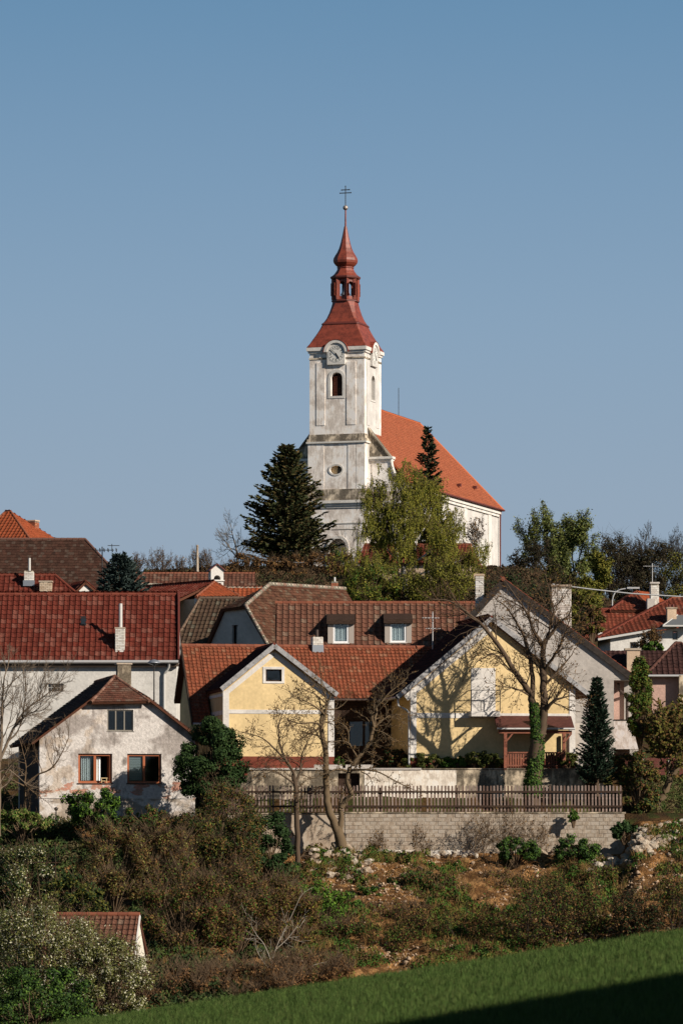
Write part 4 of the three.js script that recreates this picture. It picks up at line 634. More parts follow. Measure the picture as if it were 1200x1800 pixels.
// ---------- tall grey gable house ----------
{
  const s = new Site(884, 1330, 213, -3), g = thing('gable_house', 'tall bare grey plaster gable house behind the yellow wing', 'house', s), L = (x, y, z = 0) => s.L(x, y, z);
  const ap = L(884, 1020), rb = L(1118, 1194), lb = L(762, 1153), xr = L(1078, 0).x, xl = L(770, 0).x, y0 = L(0, 1340).y, rY = (x) => lerp(ap.y, rb.y, (x - ap.x) / (rb.x - ap.x)), lY = (x) => lerp(ap.y, lb.y, (x - ap.x) / (lb.x - ap.x)), zb = -9;
  part(g, 'gable_wall', prism([[xl, y0], [xr, y0], [xr, rY(xr) - .2], [ap.x, ap.y - .2], [xl, lY(xl) - .2]], -.4, 0), M.gable, 'bare grey plaster gable');
  part(g, 'side_wall', box(xl, xl + .3, y0, lY(xl) - .2, zb, -.4), M.gable); part(g, 'rear_wall', prism([[xl, y0], [xr, y0], [xr, rY(xr) - .3], [ap.x, ap.y - .3], [xl, lY(xl) - .3]], zb, zb + .3), M.gable);
  const z = (p, q, dy = .06) => V(p.x, p.y + dy, q), o = { ...fin.farred, w: .29, h: .33, style: 'roll' };
  tiles(g, [z(rb, .1), z(rb, zb - .2), z(ap, zb - .2), z(ap, .1)], o); tiles(g, [z(lb, zb - .2), z(lb, .1), z(ap, .1), z(ap, zb - .2)], { ...o, ...fin.maroon });
  ridge(g, z(ap, .2), z(ap, zb), .11, ridgeClay, .4, false);
  part(g, 'verge_board', beam(V(rb.x, rb.y - .08, .12), V(ap.x, ap.y - .08, .12), .05, .3), M.vergeDark); part(g, 'verge_board', beam(V(lb.x, lb.y - .08, .12), V(ap.x, ap.y - .08, .12), .05, .34), M.vergeDark);
  // overhanging right bay
  const xo = L(1119, 0).x, yo = L(0, 1195).y;
  part(g, 'bay_gable', prism([[xr, yo], [xo - .1, yo], [xr, rY(xr) - .22]], -.3, -.02), M.gable);
  part(g, 'bay_soffit', box(xr, xo - .1, yo - .08, yo, -7, -.03), M.gable);
  const zw = -1.5, xi = L(1113, 0, zw).x; part(g, 'bay_wall', prism(rect(xr - .2, xi, y0, yo - .08), zw - .3, zw, []), M.pink, 'pinkish recessed bay wall');
  part(g, 'bay_pier', box(L(1096, 0, zw).x, xi, L(0, 1268).y, yo - .08, zw, zw + .15), M.gable); part(g, 'bay_side_wall', box(xi - .3, xi, y0, yo - .08, zb, zw - .3), M.gable); part(g, 'side_wall', box(xr - .3, xr, y0, rY(xr) - .2, zw - .3, -.4), M.gable);
  const bt = L(0, 1268).y, bb = L(0, 1318).y, xb = L(1122, 0).x;
  part(g, 'balcony_parapet', [box(xr, xb, bb, bt, -.25, 0), box(xb - .2, xb, bb, bt, zw - .3, -.25)], plaster(C(.66, .60, .58), 2.5, stainT), 'pale balcony parapet with a damp patch'); part(g, 'balcony_floor', box(xr, xb - .2, bb, bb + .15, zw, -.25), M.gable); part(g, 'parapet_cap', box(xr, xb + .03, bt, bt + .05, -.28, .03), M.vergeDark);
  part(g, 'balcony_pier', box(L(1106, 0).x, xb, y0, bb, -.3, -.02), M.gable);
  const dz = zw + .12; part(g, 'downpipe', pipe([L(1086, 1202, -.2), L(1086, 1211, -.5), L(1091, 1217, -.9), L(1101, 1222, dz), L(1101.5, 1232, dz), L(1101.5, 1268, dz)], .075, 8, 30), M.brownPipe);
  part(g, 'vent', box(L(1070, 0).x, L(1074, 0).x, L(0, 1163).y, L(0, 1160).y, 0, .02), M.woodBrown);
  const cz = -3.5, c0 = L(969, 1100, cz), c1 = L(1003, 1031, cz); const ch = part(g, 'chimney', box(c0.x - .04, c1.x + .04, c1.y, c1.y + .1, cz - .74, cz + .04), M.concrete, 'broad white brick chimney'); bricks(ch, c0.x, c1.x, c0.y - .5, c1.y, cz - .7, cz, brickWhite, { left: true, bh: .12, bl: .3 });
  const c2 = L(835, 1060, -6), c3 = L(846, 1012, -6), c4 = L(849, 1012, -6), k2 = part(g, 'chimney', box(c2.x - .03, c4.x + .05, c3.y, c3.y + .1, -6.65, -5.96), M.beige, 'pale chimney left of the gable peak'); bricks(k2, c2.x, c4.x, c2.y - 1, c3.y, -6.6, -6, brickWhite, { left: true, bh: .12, bl: .3 });
}
// ---------- houses on the right ----------
{
  let s = new Site(1090, 1118, 300, 4), g = thing('red_hip_house', 'red tiled house with pointed roof and stepped white chimney', 'house', s);
  roofHouse(g, s, [[1028, 1122], [1215, 1122], [1205, 1071], [1040, 1071]], { run: 2.4, w: .3, h: .33, style: 'wave', ...fin.farred, ridgeMat: ridgeRed, wall: M.white });
  { const f = s, e0 = f.L(1070, 1073, -1.9), e1 = f.L(1146, 1073, -1.9), a = f.L(1116, 1041, -4.2), e2 = V(e1.x + 3.2, e1.y, -7); tiles(g, [e0, e1, a], { ...fin.farred, w: .3, h: .33, style: 'wave' }); tiles(g, [e1, e2, V(a.x + 1.5, a.y - .1, -7), a], { ...fin.orange, w: .3, h: .33, style: 'wave' }); tiles(g, [V(e0.x, e0.y, -8), e0, a, V(a.x, a.y, -8)], { ...fin.farred, w: .3, h: .33, style: 'wave' }); ridge(g, e1, a, .1, ridgeClay, .4, false); ridge(g, e0, a, .1, ridgeRed, .4, false); }
  let c0 = s.L(1143, 1080, -1.6), c1 = s.L(1157, 1026, -1.6), ch = part(g, 'chimney', box(c0.x - .06, c1.x + .06, c1.y, c1.y + .12, -2.3, -1.55), M.gable, 'tall stepped white brick chimney'); bricks(ch, c0.x, c1.x, c0.y - 1, c1.y, -2.25, -1.6, brickWhite, { left: true, bh: .14, bl: .3 }); const c2 = s.L(1137, 1082, -1.3), c3 = s.L(1150, 1052, -1.3); part(ch, 'chimney_shoulder', box(c2.x, c3.x, c2.y - .6, c3.y, -2, -1.3), M.gable);
  antenna(g, c0.x + .15, c1.y, s.L(0, 985, -1.9).y, -1.9, [[s.L(0, 990, -1.9).y, .55, -.1]]);
  s = new Site(1140, 1145, 272, 4); g = thing('white_cottage', 'white walled cottage with red roof at the right edge', 'house', s);
  const L = (x, y, z = 0) => s.L(x, y, z), yb = L(0, 1160).y, p0 = L(1050, 1122, .3), p1 = L(1235, 1090, .3), pk = L(1180, 1052, -3), pk2 = V(pk.x + 4, pk.y, -3);
  const w0 = rect(L(1106, 0).x, L(1120, 0).x, L(0, 1139).y, L(0, 1125).y), w1 = rect(L(1181, 0).x, L(1190, 0).x, L(0, 1121).y, L(0, 1105).y);
  part(g, 'front_wall', prism([[L(1072, 0).x, yb], [L(1225, 0).x, yb], [L(1225, 0).x, L(0, 1094).y], [L(1072, 0).x, L(0, 1119).y]], -.3, 0, [w0, w1]), M.white);
  for (const w of [w0, w1]) { windowUnit(g, w[0][0], w[1][0], w[0][1], w[2][1], -.06, { f: .06, mat: M.greyFrame, nx: 1 }); }
  tiles(g, [p0, p1, pk2, pk], { ...fin.farred, w: .3, h: .33, style: 'wave' }); tiles(g, [V(p0.x, p0.y, -7), p0, pk, V(pk.x, pk.y, -7)], { ...fin.farred, w: .3, h: .33, style: 'wave' }); ridge(g, p0, pk, .1, ridgeRed, .4, false); ridge(g, pk, pk2, .1, ridgeClay, .4, false);
  part(g, 'eaves_board', beam(p0.clone().add(V(0, -.08, .05)), p1.clone().add(V(0, -.08, .05)), .1, .14), M.paleMetal);
  part(g, 'side_wall', box(L(1072, 0).x, L(1072, 0).x + .3, yb, L(0, 1119).y, -6, -.3), M.white); part(g, 'rear_wall', box(L(1072, 0).x, L(1225, 0).x, yb, L(0, 1100).y, -6.3, -6), M.white); part(g, 'side_wall', box(L(1225, 0).x - .3, L(1225, 0).x, yb, L(0, 1075).y, -6, -.3), M.white);
  c0 = L(1172, 1092, .1); c1 = L(1188, 1070, .1); ch = part(g, 'chimney', box(c0.x - .06, c1.x + .06, c1.y, c1.y + .1, -.56, .14), M.concrete, 'squat beige chimney with pots'); part(ch, 'stack', box(c0.x, c1.x, c0.y - .5, c1.y, -.5, .1), M.beige); for (const t of [.3, .7]) part(ch, 'pot', cyl(lerp(c0.x, c1.x, t), c1.y + .1, c1.y + .3, -.2, .08, 8), M.darkRed);
  const k0 = L(1164, 1100, .9), k1 = L(1225, 1100, .9), kp = L(1190, 1081, -.4); part(g, 'porch_roof', [slab([k0, k1, V(kp.x + 1.5, kp.y, -.4), kp], .06), slab([V(k0.x, k0.y, -1.4), k0, kp], .06)], mat(C(.11, .115, .12), .9), 'grey felt porch roof'); part(g, 'porch_trim', beam(k0.clone(), k1.clone(), .06, .1), M.paleMetal); part(g, 'porch_trim', beam(k0.clone(), kp.clone(), .06, .1), M.paleMetal);
  s = new Site(1120, 1160, 243, 0); g = thing('low_roof_shed', 'low dark brown roof strip in front of the white cottage', 'shed', s);
  roofHouse(g, s, [[1062, 1172], [1182, 1172], [1182, 1144], [1062, 1144]], { run: 1.2, w: .28, h: .3, style: 'wave', ...fin.darkbrown, wall: M.beige });
  const a = s.L(1101, 1185, .2), b = s.L(1124, 1143, .2); ch = part(g, 'chimney', box(a.x, b.x, a.y - .5, b.y, -.5, .2), M.beige, 'broad beige plaster chimney'); part(ch, 'chimney_cap', box(a.x - .12, b.x + .06, b.y, b.y + .12, -.56, .26), M.concrete);
  s = new Site(1180, 1190, 226, 0); g = thing('pink_house', 'pink walled house with dark brown hipped roof at the right edge', 'house', s);
  roofHouse(g, s, [[1134, 1187], [1250, 1187], [1196, 1131], [1186, 1131]], { run: 2.3, w: .3, h: .33, style: 'roll', ...fin.darkbrown, ridgeMat: [mat(C(.09, .04, .03), .85)], wall: M.pink, wallH: 5.5 });
  part(g, 'gutter', pipe([s.L(1134, 1188, .08), s.L(1250, 1188, .08)], .07, 8, 4), M.gutter); part(g, 'stone_pier', box(s.L(1192, 0).x, s.L(1202, 0).x, s.L(0, 1330).y, s.L(0, 1187).y, -.3, .15), M.retaining);
  // house behind the birch
  s = new Site(740, 985, 372, -10); g = thing('churchyard_house', 'small house with orange tiled roof and beige gable behind the birch', 'house', s);
  roofHouse(g, s, [[628, 990], [832, 990], [826, 957], [640, 957]], { run: 2.6, w: .3, h: .33, style: 'wave', ...fin.farred, ridgeMat: ridgeClay, wall: M.beige, wallH: 3 });
  s = new Site(580, 1040, 290, 0); g = thing('brick_stub_chimney', 'small red brick chimney behind the mossy roof ridge', 'chimney', s);
  const e = s.L(582, 1034), f = s.L(594, 1022); bricks(g, e.x, f.x, e.y - 3, f.y, -.45, 0, brickRed, { left: true, bh: .12 }); part(g, 'pot', cyl((e.x + f.x) / 2, f.y, f.y + .3, -.2, .07, 8), M.ceramic);
  s = new Site(720, 1045, 347, 0); g = thing('tall_brick_chimney', 'weathered red brick chimney half hidden in the birch leaves', 'chimney', s);
  const e2 = s.L(711, 1062), f2 = s.L(726, 1026); bricks(g, e2.x, f2.x, e2.y - 2, f2.y, -.6, 0, brickRed, { left: true, bh: .12 }); part(g, 'cap', box(e2.x - .05, f2.x + .05, f2.y, f2.y + .1, -.65, .05), M.concrete);
  // garden shed in the thicket
  s = new Site(200, 1700, 168, -9); g = thing('garden_shed', 'small shed with red tiled roof and cream gable in the thicket', 'shed', s);
  const gr = roofHouse(g, s, [[70, 1700], [234, 1700], [245.5, 1608], [82, 1608]], { run: 1.75, over: .2, w: .24, h: .27, style: 'roll', ...fin.dormer, singles: 300, ridgeMat: ridgeClay, ridgeApart: true, wall: M.shedWall, wallH: 1.9 });
  part(g, 'verge_board', beam(V(gr.eR.x + .02, gr.eR.y - .05, 0), V(gr.rR.x + .02, gr.rR.y - .05, -1.75), .05, .14), M.band);
}

// ---------- walls, fence, rubble ----------
{
  // plastered retaining wall of the yard
  let s = new Site(720, 1430, 199.2, 0), g = thing('retaining_wall', 'long stained plaster retaining wall below the yellow house', 'wall', s), L = (x, y, z = 0) => s.L(x, y, z);
  const yb = L(0, 1432).y, yt = L(0, 1353).y, open = rect(L(594, 0).x, L(632, 0).x, L(0, 1400).y, L(0, 1359).y);
  const cuts = [412, 594 + 40, 742, 802, 884, 942, 1029];
  part(g, 'wall_section', prism(rect(L(412, 0).x, L(640, 0).x, yb, yt), -.4, 0, [open]), M.retaining, 'stained plaster with a dark cellar opening');
  for (const [a, b, dz, m, dt] of [[640.2, 742, .012, M.render, 0], [742.2, 802, -.008, M.render, .01], [802.2, 943, .006, M.retaining, -.01], [943.2, 1029, -.012, M.retaining, .015]]) part(g, 'wall_section', box(L(a, 0).x, L(b, 0).x, yb, yt + dt, -.4, dz), m);
  part(g, 'coping', box(L(410, 0).x, L(740, 0).x, yt, yt + .08, -.45, .06), M.gable); part(g, 'coping', box(L(740.3, 0).x, L(1031, 0).x, yt + .015, yt + .07, -.45, .04), M.retaining);
  part(g, 'cellar_shade_panel', box(L(594, 0).x, L(632, 0).x, L(0, 1400).y, L(0, 1359).y, -.36, -.3), M.woodAndShade, 'dark brown panel painted for the shade in the cellar opening');  // dark panel added in place of the shade inside the opening
  for (const [a, b] of [[552, 602], [607, 630], [634, 655]]) part(g, 'capping_slab', box(L(a, 0).x, L(b, 0).x, yt + .08, yt + .24, -.38, -.05), M.gable);
  s = new Site(1053, 1400, 199, 0); g = thing('leaning_slab', 'pale stone slab leaning at the end of the retaining wall', 'slab', s);
  part(g, 'stone', new THREE.BoxGeometry(.36, 1.15, .12).rotateZ(.38).translate(0, .55, 0), M.render);
  // concrete block wall
  s = new Site(850, 1492, 196.1, 0); g = thing('block_wall', 'grey concrete block wall under the picket fence', 'wall', s); L = (x, y, z = 0) => s.L(x, y, z);
  const x0 = L(606, 0).x, x1 = L(1097, 0).x, y0 = L(0, 1493).y, y1 = L(0, 1430).y, rows = 9, bh = (y1 - y0) / rows, nb = 33, bw = (x1 - x0) / nb;
  part(g, 'core', box(x0 + .02, x1 - .02, y0 - 1, y1 - .01, -.5, -.012), plaster(C(.40, .33, .26), 2));
  const bm = [C(.37, .31, .25), C(.39, .33, .268), C(.35, .296, .24), C(.41, .347, .28), C(.38, .325, .268)].map((c) => plaster(c, 2.2, stainT, .015)), R = rnd(77), bg = new THREE.BoxGeometry(bw - .014, bh - .014, .12), hg = new THREE.BoxGeometry(bw / 2 - .014, bh - .014, .12); tri3(bg);
  const vary = (gg) => Array.from({ length: 14 }, () => { const c = tri3(gg.clone()), u = c.attributes.uv, ox = R() * 9, oy = R() * 9; for (let i = 0; i < u.count; i++) u.setXY(i, u.getX(i) + ox, u.getY(i) + oy); return c; }), bgu = vary(bg), hgu = vary(hg), pick = (a) => a[Math.floor(R() * a.length)];
  for (let r = 0; r < rows; r++) { const odd = r % 2; for (let i = 0; i < nb - (odd ? 1 : 0); i++) { const k = sh(new THREE.Mesh(pick(bgu), bm[Math.floor(R() * bm.length)])); k.name = 'concrete_block'; k.position.set(x0 + (i + .5 + (odd ? .5 : 0)) * bw, y0 + (r + .5) * bh, -.06 + (R() - .5) * .018); k.rotation.z = (R() - .5) * .006; g.add(k); } if (odd) for (const x of [x0 + bw / 4, x1 - bw / 4]) { const k = sh(new THREE.Mesh(pick(hgu), bm[Math.floor(R() * 4)])); k.name = 'concrete_block'; k.position.set(x, y0 + (r + .5) * bh, -.06); g.add(k); } }
  part(g, 'coping', box(x0, x1 + .05, y1, y1 + .07, -.5, .03), M.retaining);
  part(g, 'footing', prism([[L(613, 0).x, y0 - .7], [L(838, 0).x, y0 - .4], [L(838, 0).x, y0 - .03], [L(613, 0).x, y0 - .01]], -.3, .16), M.render, 'whitewashed footing');
  s = new Site(510, 1520, 196, 3); g = thing('concrete_wall', 'smooth brown concrete wall left of the blocks', 'wall', s);
  part(g, 'wall_face', box(s.L(400, 0).x, s.L(606, 0).x, s.L(0, 1560).y, s.L(0, 1431).y, -.4, 0), M.concrete); part(g, 'coping', box(s.L(400, 0).x, s.L(606, 0).x, s.L(0, 1431).y, s.L(0, 1431).y + .06, -.45, .04), M.retaining);
  // picket fence
  s = new Site(760, 1429, 196.35, 0); g = thing('picket_fence', 'weathered brown picket fence along the top of the block wall', 'fence', s); L = (x, y, z = 0) => s.L(x, y, z);
  const f0 = L(428, 0).x, f1 = L(1093, 0).x, fy0 = L(0, 1427).y, ft = L(0, 1380.5).y, n = 108, pw = (f1 - f0) / n, pg = tri3(prism([[-.04, 0], [.04, 0], [.04, ft - fy0 - .025], [0, ft - fy0], [-.04, ft - fy0 - .025]], -.011, .011)), pm = [C(.28, .20, .165), C(.23, .155, .125), C(.33, .245, .205), C(.18, .115, .09), C(.36, .275, .235)].map((c) => mat(c, .9, { map: rep(speckT, .7) }));
  for (let i = 0; i < n; i++) { if (R() < .02) continue; const k = sh(new THREE.Mesh(pg, pm[Math.floor(R() * pm.length)])); k.name = 'picket'; k.position.set(f0 + (i + .5) * pw, fy0 + (R() - .5) * .035, -.045); k.rotation.z = (R() - .5) * .025; g.add(k); }
  for (const y of [L(0, 1392).y, L(0, 1417.5).y]) for (let i = 0; i < 5; i++) part(g, 'rail', box(lerp(f0, f1, i / 5) + .003, lerp(f0, f1, (i + 1) / 5) - .003, y - .045, y + .045, -.03, .035).rotateZ((R() - .5) * .0), M.woodAndShade);
  for (const px of [545, 541, 668, 802, 934, 1060, 1091]) part(g, 'post', box(L(px, 0).x - .05, L(px, 0).x + .05, fy0 - .05, ft - .1, -.135, -.06), M.woodAndShade);
  s = new Site(420, 1429, 196.2, 0); g = thing('board_fence', 'short dark weathered board fence beside the round green bush', 'fence', s);
  for (let i = 0; i < 12; i++) part(g, 'board', box(-1.1 + i * .12, -1 + i * .12, -.2, 1.15 + (R() - .5) * .08, -.02, .02), pm[3]); part(g, 'rail', box(-1.1, .42, .8, .9, .025, .07), M.woodAndShade);
  // stones
  const sg = [1, 2, 3, 4, 5].map((k) => { const q = rnd(k * 31), geo = new THREE.IcosahedronGeometry(1, 1), p = geo.attributes.position, m = {}; for (let i = 0; i < p.count; i++) { const key = [p.getX(i), p.getY(i), p.getZ(i)].map((e) => e.toFixed(3)).join(), f = m[key] ??= .72 + .45 * q(); p.setXYZ(i, p.getX(i) * f, p.getY(i) * f * .7, p.getZ(i) * f); } geo.computeVertexNormals(); return tri3(geo); });
  const sm = [C(.46, .39, .31), C(.38, .31, .24), C(.54, .48, .40), C(.32, .25, .19), C(.43, .34, .26)].map((c) => plaster(c, 1.2, stainT, .03));
  const pile = (name, label, px, py, d, count, at, size) => { const st = new Site(px, py, d), gg = thing(name, label, 'rubble', st); for (let i = 0; i < count; i++) { const k = sh(new THREE.Mesh(sg[Math.floor(R() * 5)], sm[Math.floor(R() * 5)])), [x, y, z] = at(st, i / count); k.name = 'stone'; k.position.set(x, y, z); const e = size * (.55 + R() * .9); k.scale.set(e * 1.25, e, e); k.rotation.set(R() * .6, R() * 6.3, R() * .6); gg.add(k); } return gg; };
  pile('rubble_heap', 'heap of pale broken stones at the foot of the leaning tree', 598, 1530, 194.4, 90, (st) => { const h = R(), dd = lerp(191.2, 194.8, h), x = (598 + (R() * 2 - 1) * (62 - 14 * h) - 600) * dd / F; return [x - st.o.x, groundY(x, dd) + .05 + R() * .25 * h - st.o.y, -dd - st.o.z]; }, .17);
  pile('rubble_footing', 'row of pale rubble stones along the foot of the block wall', 760, 1508, 195.2, 80, (st) => { const u = R(), q = st.L(640 + u * 400, 1500 + R() * 12 - u * 12); return [q.x, q.y, (R() - .5) * .7]; }, .11);
  pile('rubble_wall', 'collapsed white rubble wall sloping down from the fence end', 1120, 1480, 195.0, 260, (st) => { const u = R(), dd = lerp(191, 195.6, R()), x = (1035 + u * 190 - 600) * dd / F; return [x - st.o.x, groundY(x, dd) + .06 - st.o.y, -dd - st.o.z]; }, .19);
  // shards of limestone over the bank: nobody could count these
  const im = new THREE.InstancedMesh(sg[1], mat(C(1, 1, 1), .95), 11000), m4 = new THREE.Matrix4(), q4 = new THREE.Quaternion(), eu = new THREE.Euler(), col = new THREE.Color(); let c = 0;
  while (c < 11000) { const x = -6 + R() * 30, d = 172 + R() * 22, pxx = 600 + x * F / d; if (fb2(x * .5 + 7, d * .35, 3, 91) < .42 + .22 * R()) continue; const e = .018 + R() * R() * R() * .11; q4.setFromEuler(eu.set(R() * 3, R() * 6, R() * 3)); m4.compose(V(x, groundY(x, d) + e * .2, -d), q4, V(e * 1.3, e, e)); im.setMatrixAt(c, m4); const b = .2 + R() * .26; im.setColorAt(c, col.setRGB(b * 1.1, b * .78, b * .52)); c++; }
  sh(im); im.name = 'limestone_shards'; im.userData = { kind: 'stuff', label: 'broken limestone scattered over the earth bank' }; scene.add(im);
  // street lamps, wires
  s = new Site(271, 1260, 209, 0); g = thing('street_lamp', 'slim street lamp with disc head before the long white wall', 'street lamp', s); const yl = s.L(0, 1166).y;
  part(g, 'post', cyl(0, -2.5, yl, 0, .04, 8, .03), M.iron); part(g, 'lamp_head', new THREE.LatheGeometry([[.02, .2], [.2, .15], [.32, .04], [.3, 0], [.12, -.08], [.05, -.12]].map(([a, b]) => new THREE.Vector2(a, b)), 16).translate(0, yl, 0), M.zinc);
  s = new Site(1075, 1075, 305, 0); g = thing('street_lamp', 'curved arm street lamp above the red roofs at right', 'street lamp', s);
  part(g, 'post', pipe([V(0, -6, 0), V(0, 0, 0), s.L(1075.5, 1052), s.L(1080, 1041), s.L(1088, 1036.5), s.L(1104, 1034)], .055, 6, 30), M.gutter); part(g, 'lamp_head', box(-.45, .45, -.06, .06, -.12, .12).translate(s.L(1112, 0).x, s.L(0, 1033.5).y, 0), M.gutter);
  const wire = (label, pts, r) => single('overhead_wire', label, 'wire', pipe(pts, r, 5, 40), M.gutter);
  wire('pale overhead cable crossing before the wooded hill', [P(970, 1027, 290), P(1040, 1036, 290), P(1110, 1043.5, 290), P(1215, 1050, 290)], .05);
  wire('thin cable in front of the churchyard hedge', [P(420, 981, 395), P(500, 988, 395), P(620, 991, 395)], .03);
  s = new Site(431, 985, 395, 0); g = thing('cable_post', 'short post holding the churchyard cable by the big spruce', 'post', s); part(g, 'shaft', cyl(0, -2, s.L(0, 976).y, 0, .07, 6), M.gable);
  // red fence and wall at right
  s = new Site(1150, 1360, 207, 0); g = thing('red_fence', 'low rust-red board fence at the right edge', 'fence', s);
  for (let i = 0; i < 5; i++) part(g, 'board', box(s.L(1088, 0).x, s.L(1210, 0).x, s.L(0, 1362).y + i * .17, s.L(0, 1362).y + i * .17 + .155, -.02, .02), M.darkRed); for (const px of [1092, 1130, 1175]) part(g, 'post', box(s.L(px, 0).x - .05, s.L(px, 0).x + .05, s.L(0, 1375).y, s.L(0, 1334).y, .02, .09), M.paleMetal);
  // garden poles in the thicket
  s = new Site(98, 1590, 178, 0); g = thing('clothes_post', 'thin garden post with crossbars above the blossoming bush', 'post', s); part(g, 'post', cyl(0, -1.5, s.L(0, 1480).y, 0, .02, 6), M.woodAndShade); part(g, 'crossbar', box(-1.2, .25, s.L(0, 1516).y - .015, s.L(0, 1516).y + .015, -.02, .02), M.woodAndShade);
  s = new Site(99, 1440, 193, 0); g = thing('garden_lantern', 'small round topped garden lamp before the old house', 'lamp', s); part(g, 'stake', cyl(0, -.6, s.L(0, 1424).y, 0, .03, 6), M.iron); part(g, 'globe', new THREE.SphereGeometry(.09, 12, 8).translate(0, s.L(0, 1422).y, 0), M.iron);
}
// board building added out of view so that its roof shades the grass
{
  const g = thing('added_barn', 'tall board building with dark roof, added out of view to shade the grass', 'added_barn', V(30.7, 3, -13.7)); g.rotation.y = 43 * D2R;
  part(g, 'wall', box(-16, 13, -5, 10.5, -4.5, 4.5), M.woodAndShade); for (const q of [-1, 1]) part(g, 'roof', slab(q > 0 ? [V(-16.4, 10.2, 5), V(13.4, 10.2, 5), V(13.4, 13.9, 0), V(-16.4, 13.9, 0)] : [V(13.4, 10.2, -5), V(-16.4, 10.2, -5), V(-16.4, 13.9, 0), V(13.4, 13.9, 0)], .15), M.deck);
  for (const x of [-16, 13]) part(g, 'gable_wall', prism([[-4.5, 10.5], [4.5, 10.5], [0, 13.7]], 0, .2).rotateY(-Math.PI / 2).translate(x + (x < 0 ? .2 : 0), 0, 0), M.woodAndShade);
}

// ---------- plants ----------
class Wood {                                    // collects tapering limbs
  constructor() { this.p = []; this.n = []; this.i = []; }
  tube(pts, rad, sides) {
    const b = this.p.length / 3, t = V(), u = V(), w = V();
    pts.forEach((q, k) => {
      t.copy(pts[Math.min(k + 1, pts.length - 1)]).sub(pts[Math.max(k - 1, 0)]).normalize();
      u.crossVectors(Math.abs(t.y) < .9 ? V(0, 1, 0) : V(1, 0, 0), t).normalize(); w.crossVectors(t, u);
      for (let s = 0; s < sides; s++) { const a = s / sides * 6.2832, c = Math.cos(a), d = Math.sin(a), nx = u.x * c + w.x * d, ny = u.y * c + w.y * d, nz = u.z * c + w.z * d; this.p.push(q.x + nx * rad[k], q.y + ny * rad[k], q.z + nz * rad[k]); this.n.push(nx, ny, nz); }
    });
    for (let k = 0; k < pts.length - 1; k++) for (let s = 0; s < sides; s++) { const a = b + k * sides + s, c = b + k * sides + (s + 1) % sides, d = a + sides, e = c + sides; this.i.push(a, c, e, a, e, d); }
  }
  geo() { const g = new THREE.BufferGeometry(); g.setAttribute('position', new THREE.Float32BufferAttribute(this.p, 3)); g.setAttribute('normal', new THREE.Float32BufferAttribute(this.n, 3)); g.setIndex(this.i); return g; }
}
class Leafage {                                 // collects small pointed leaves
  constructor(cols, R) { this.p = []; this.c = []; this.cols = cols; this.R = R; }
  leaf(x, y, z, s, nx, ny, nz, elong = 1.6) {
    const R = this.R; let ux = R() - .5, uy = R() - .5, uz = R() - .5; nx += (R() - .5) * 1.5; ny += (R() - .5) * 1.5; nz += (R() - .5) * 1.5;
    let wx = uy * nz - uz * ny, wy = uz * nx - ux * nz, wz = ux * ny - uy * nx; let l = Math.hypot(wx, wy, wz) || 1; wx /= l; wy /= l; wz /= l;
    ux = wy * nz - wz * ny; uy = wz * nx - wx * nz; uz = wx * ny - wy * nx; l = Math.hypot(ux, uy, uz) || 1; ux /= l; uy /= l; uz /= l;
    const a = s * elong * .5, b = s * .42, c = this.cols[Math.floor(R() * this.cols.length)], k = .8 + .4 * R();
    this.p.push(x - ux * a, y - uy * a, z - uz * a, x + wx * b, y + wy * b, z + wz * b, x + ux * a, y + uy * a, z + uz * a, x - ux * a, y - uy * a, z - uz * a, x + ux * a, y + uy * a, z + uz * a, x - wx * b, y - wy * b, z - wz * b);
    for (let i = 0; i < 6; i++) this.c.push(c[0] * k, c[1] * k, c[2] * k);
  }
  spray(a, b, w) {                              // a needle-clad twig: two crossed slim blades
    const d = b.clone().sub(a), R = this.R, c = this.cols[Math.floor(R() * this.cols.length)], k = .8 + .4 * R(); let s = V(R() - .5, R() - .5, R() - .5).cross(d).normalize().multiplyScalar(w); const m = a.clone().addScaledVector(d, .45);
    for (let q = 0; q < 2; q++) { this.p.push(a.x, a.y, a.z, m.x + s.x, m.y + s.y, m.z + s.z, b.x, b.y, b.z, a.x, a.y, a.z, b.x, b.y, b.z, m.x - s.x, m.y - s.y, m.z - s.z); for (let i = 0; i < 6; i++) this.c.push(c[0] * k, c[1] * k, c[2] * k); s = s.clone().cross(d).normalize().multiplyScalar(w * .8); }
  }
  geo() { const g = new THREE.BufferGeometry(); g.setAttribute('position', new THREE.Float32BufferAttribute(this.p, 3)); g.setAttribute('color', new THREE.Float32BufferAttribute(this.c, 3)); g.computeVertexNormals(); return g; }
}
const leafMat = new THREE.MeshPhysicalMaterial({ color: 0xffffff, vertexColors: true, roughness: .8, specularIntensity: .25, side: THREE.DoubleSide });
const bark = { brown: mat(C(.085, .058, .038), .95), grey: mat(C(.15, .125, .10), .95), dark: mat(C(.035, .025, .018), .95), birch: mat(C(.55, .52, .47), .9), ochre: mat(C(.125, .088, .052), .95), far: mat(C(.045, .034, .026), .95), twig: mat(C(.12, .08, .048), .95), pale: mat(C(.16, .12, .085), .95), whitish: mat(C(.30, .26, .21), .95) };
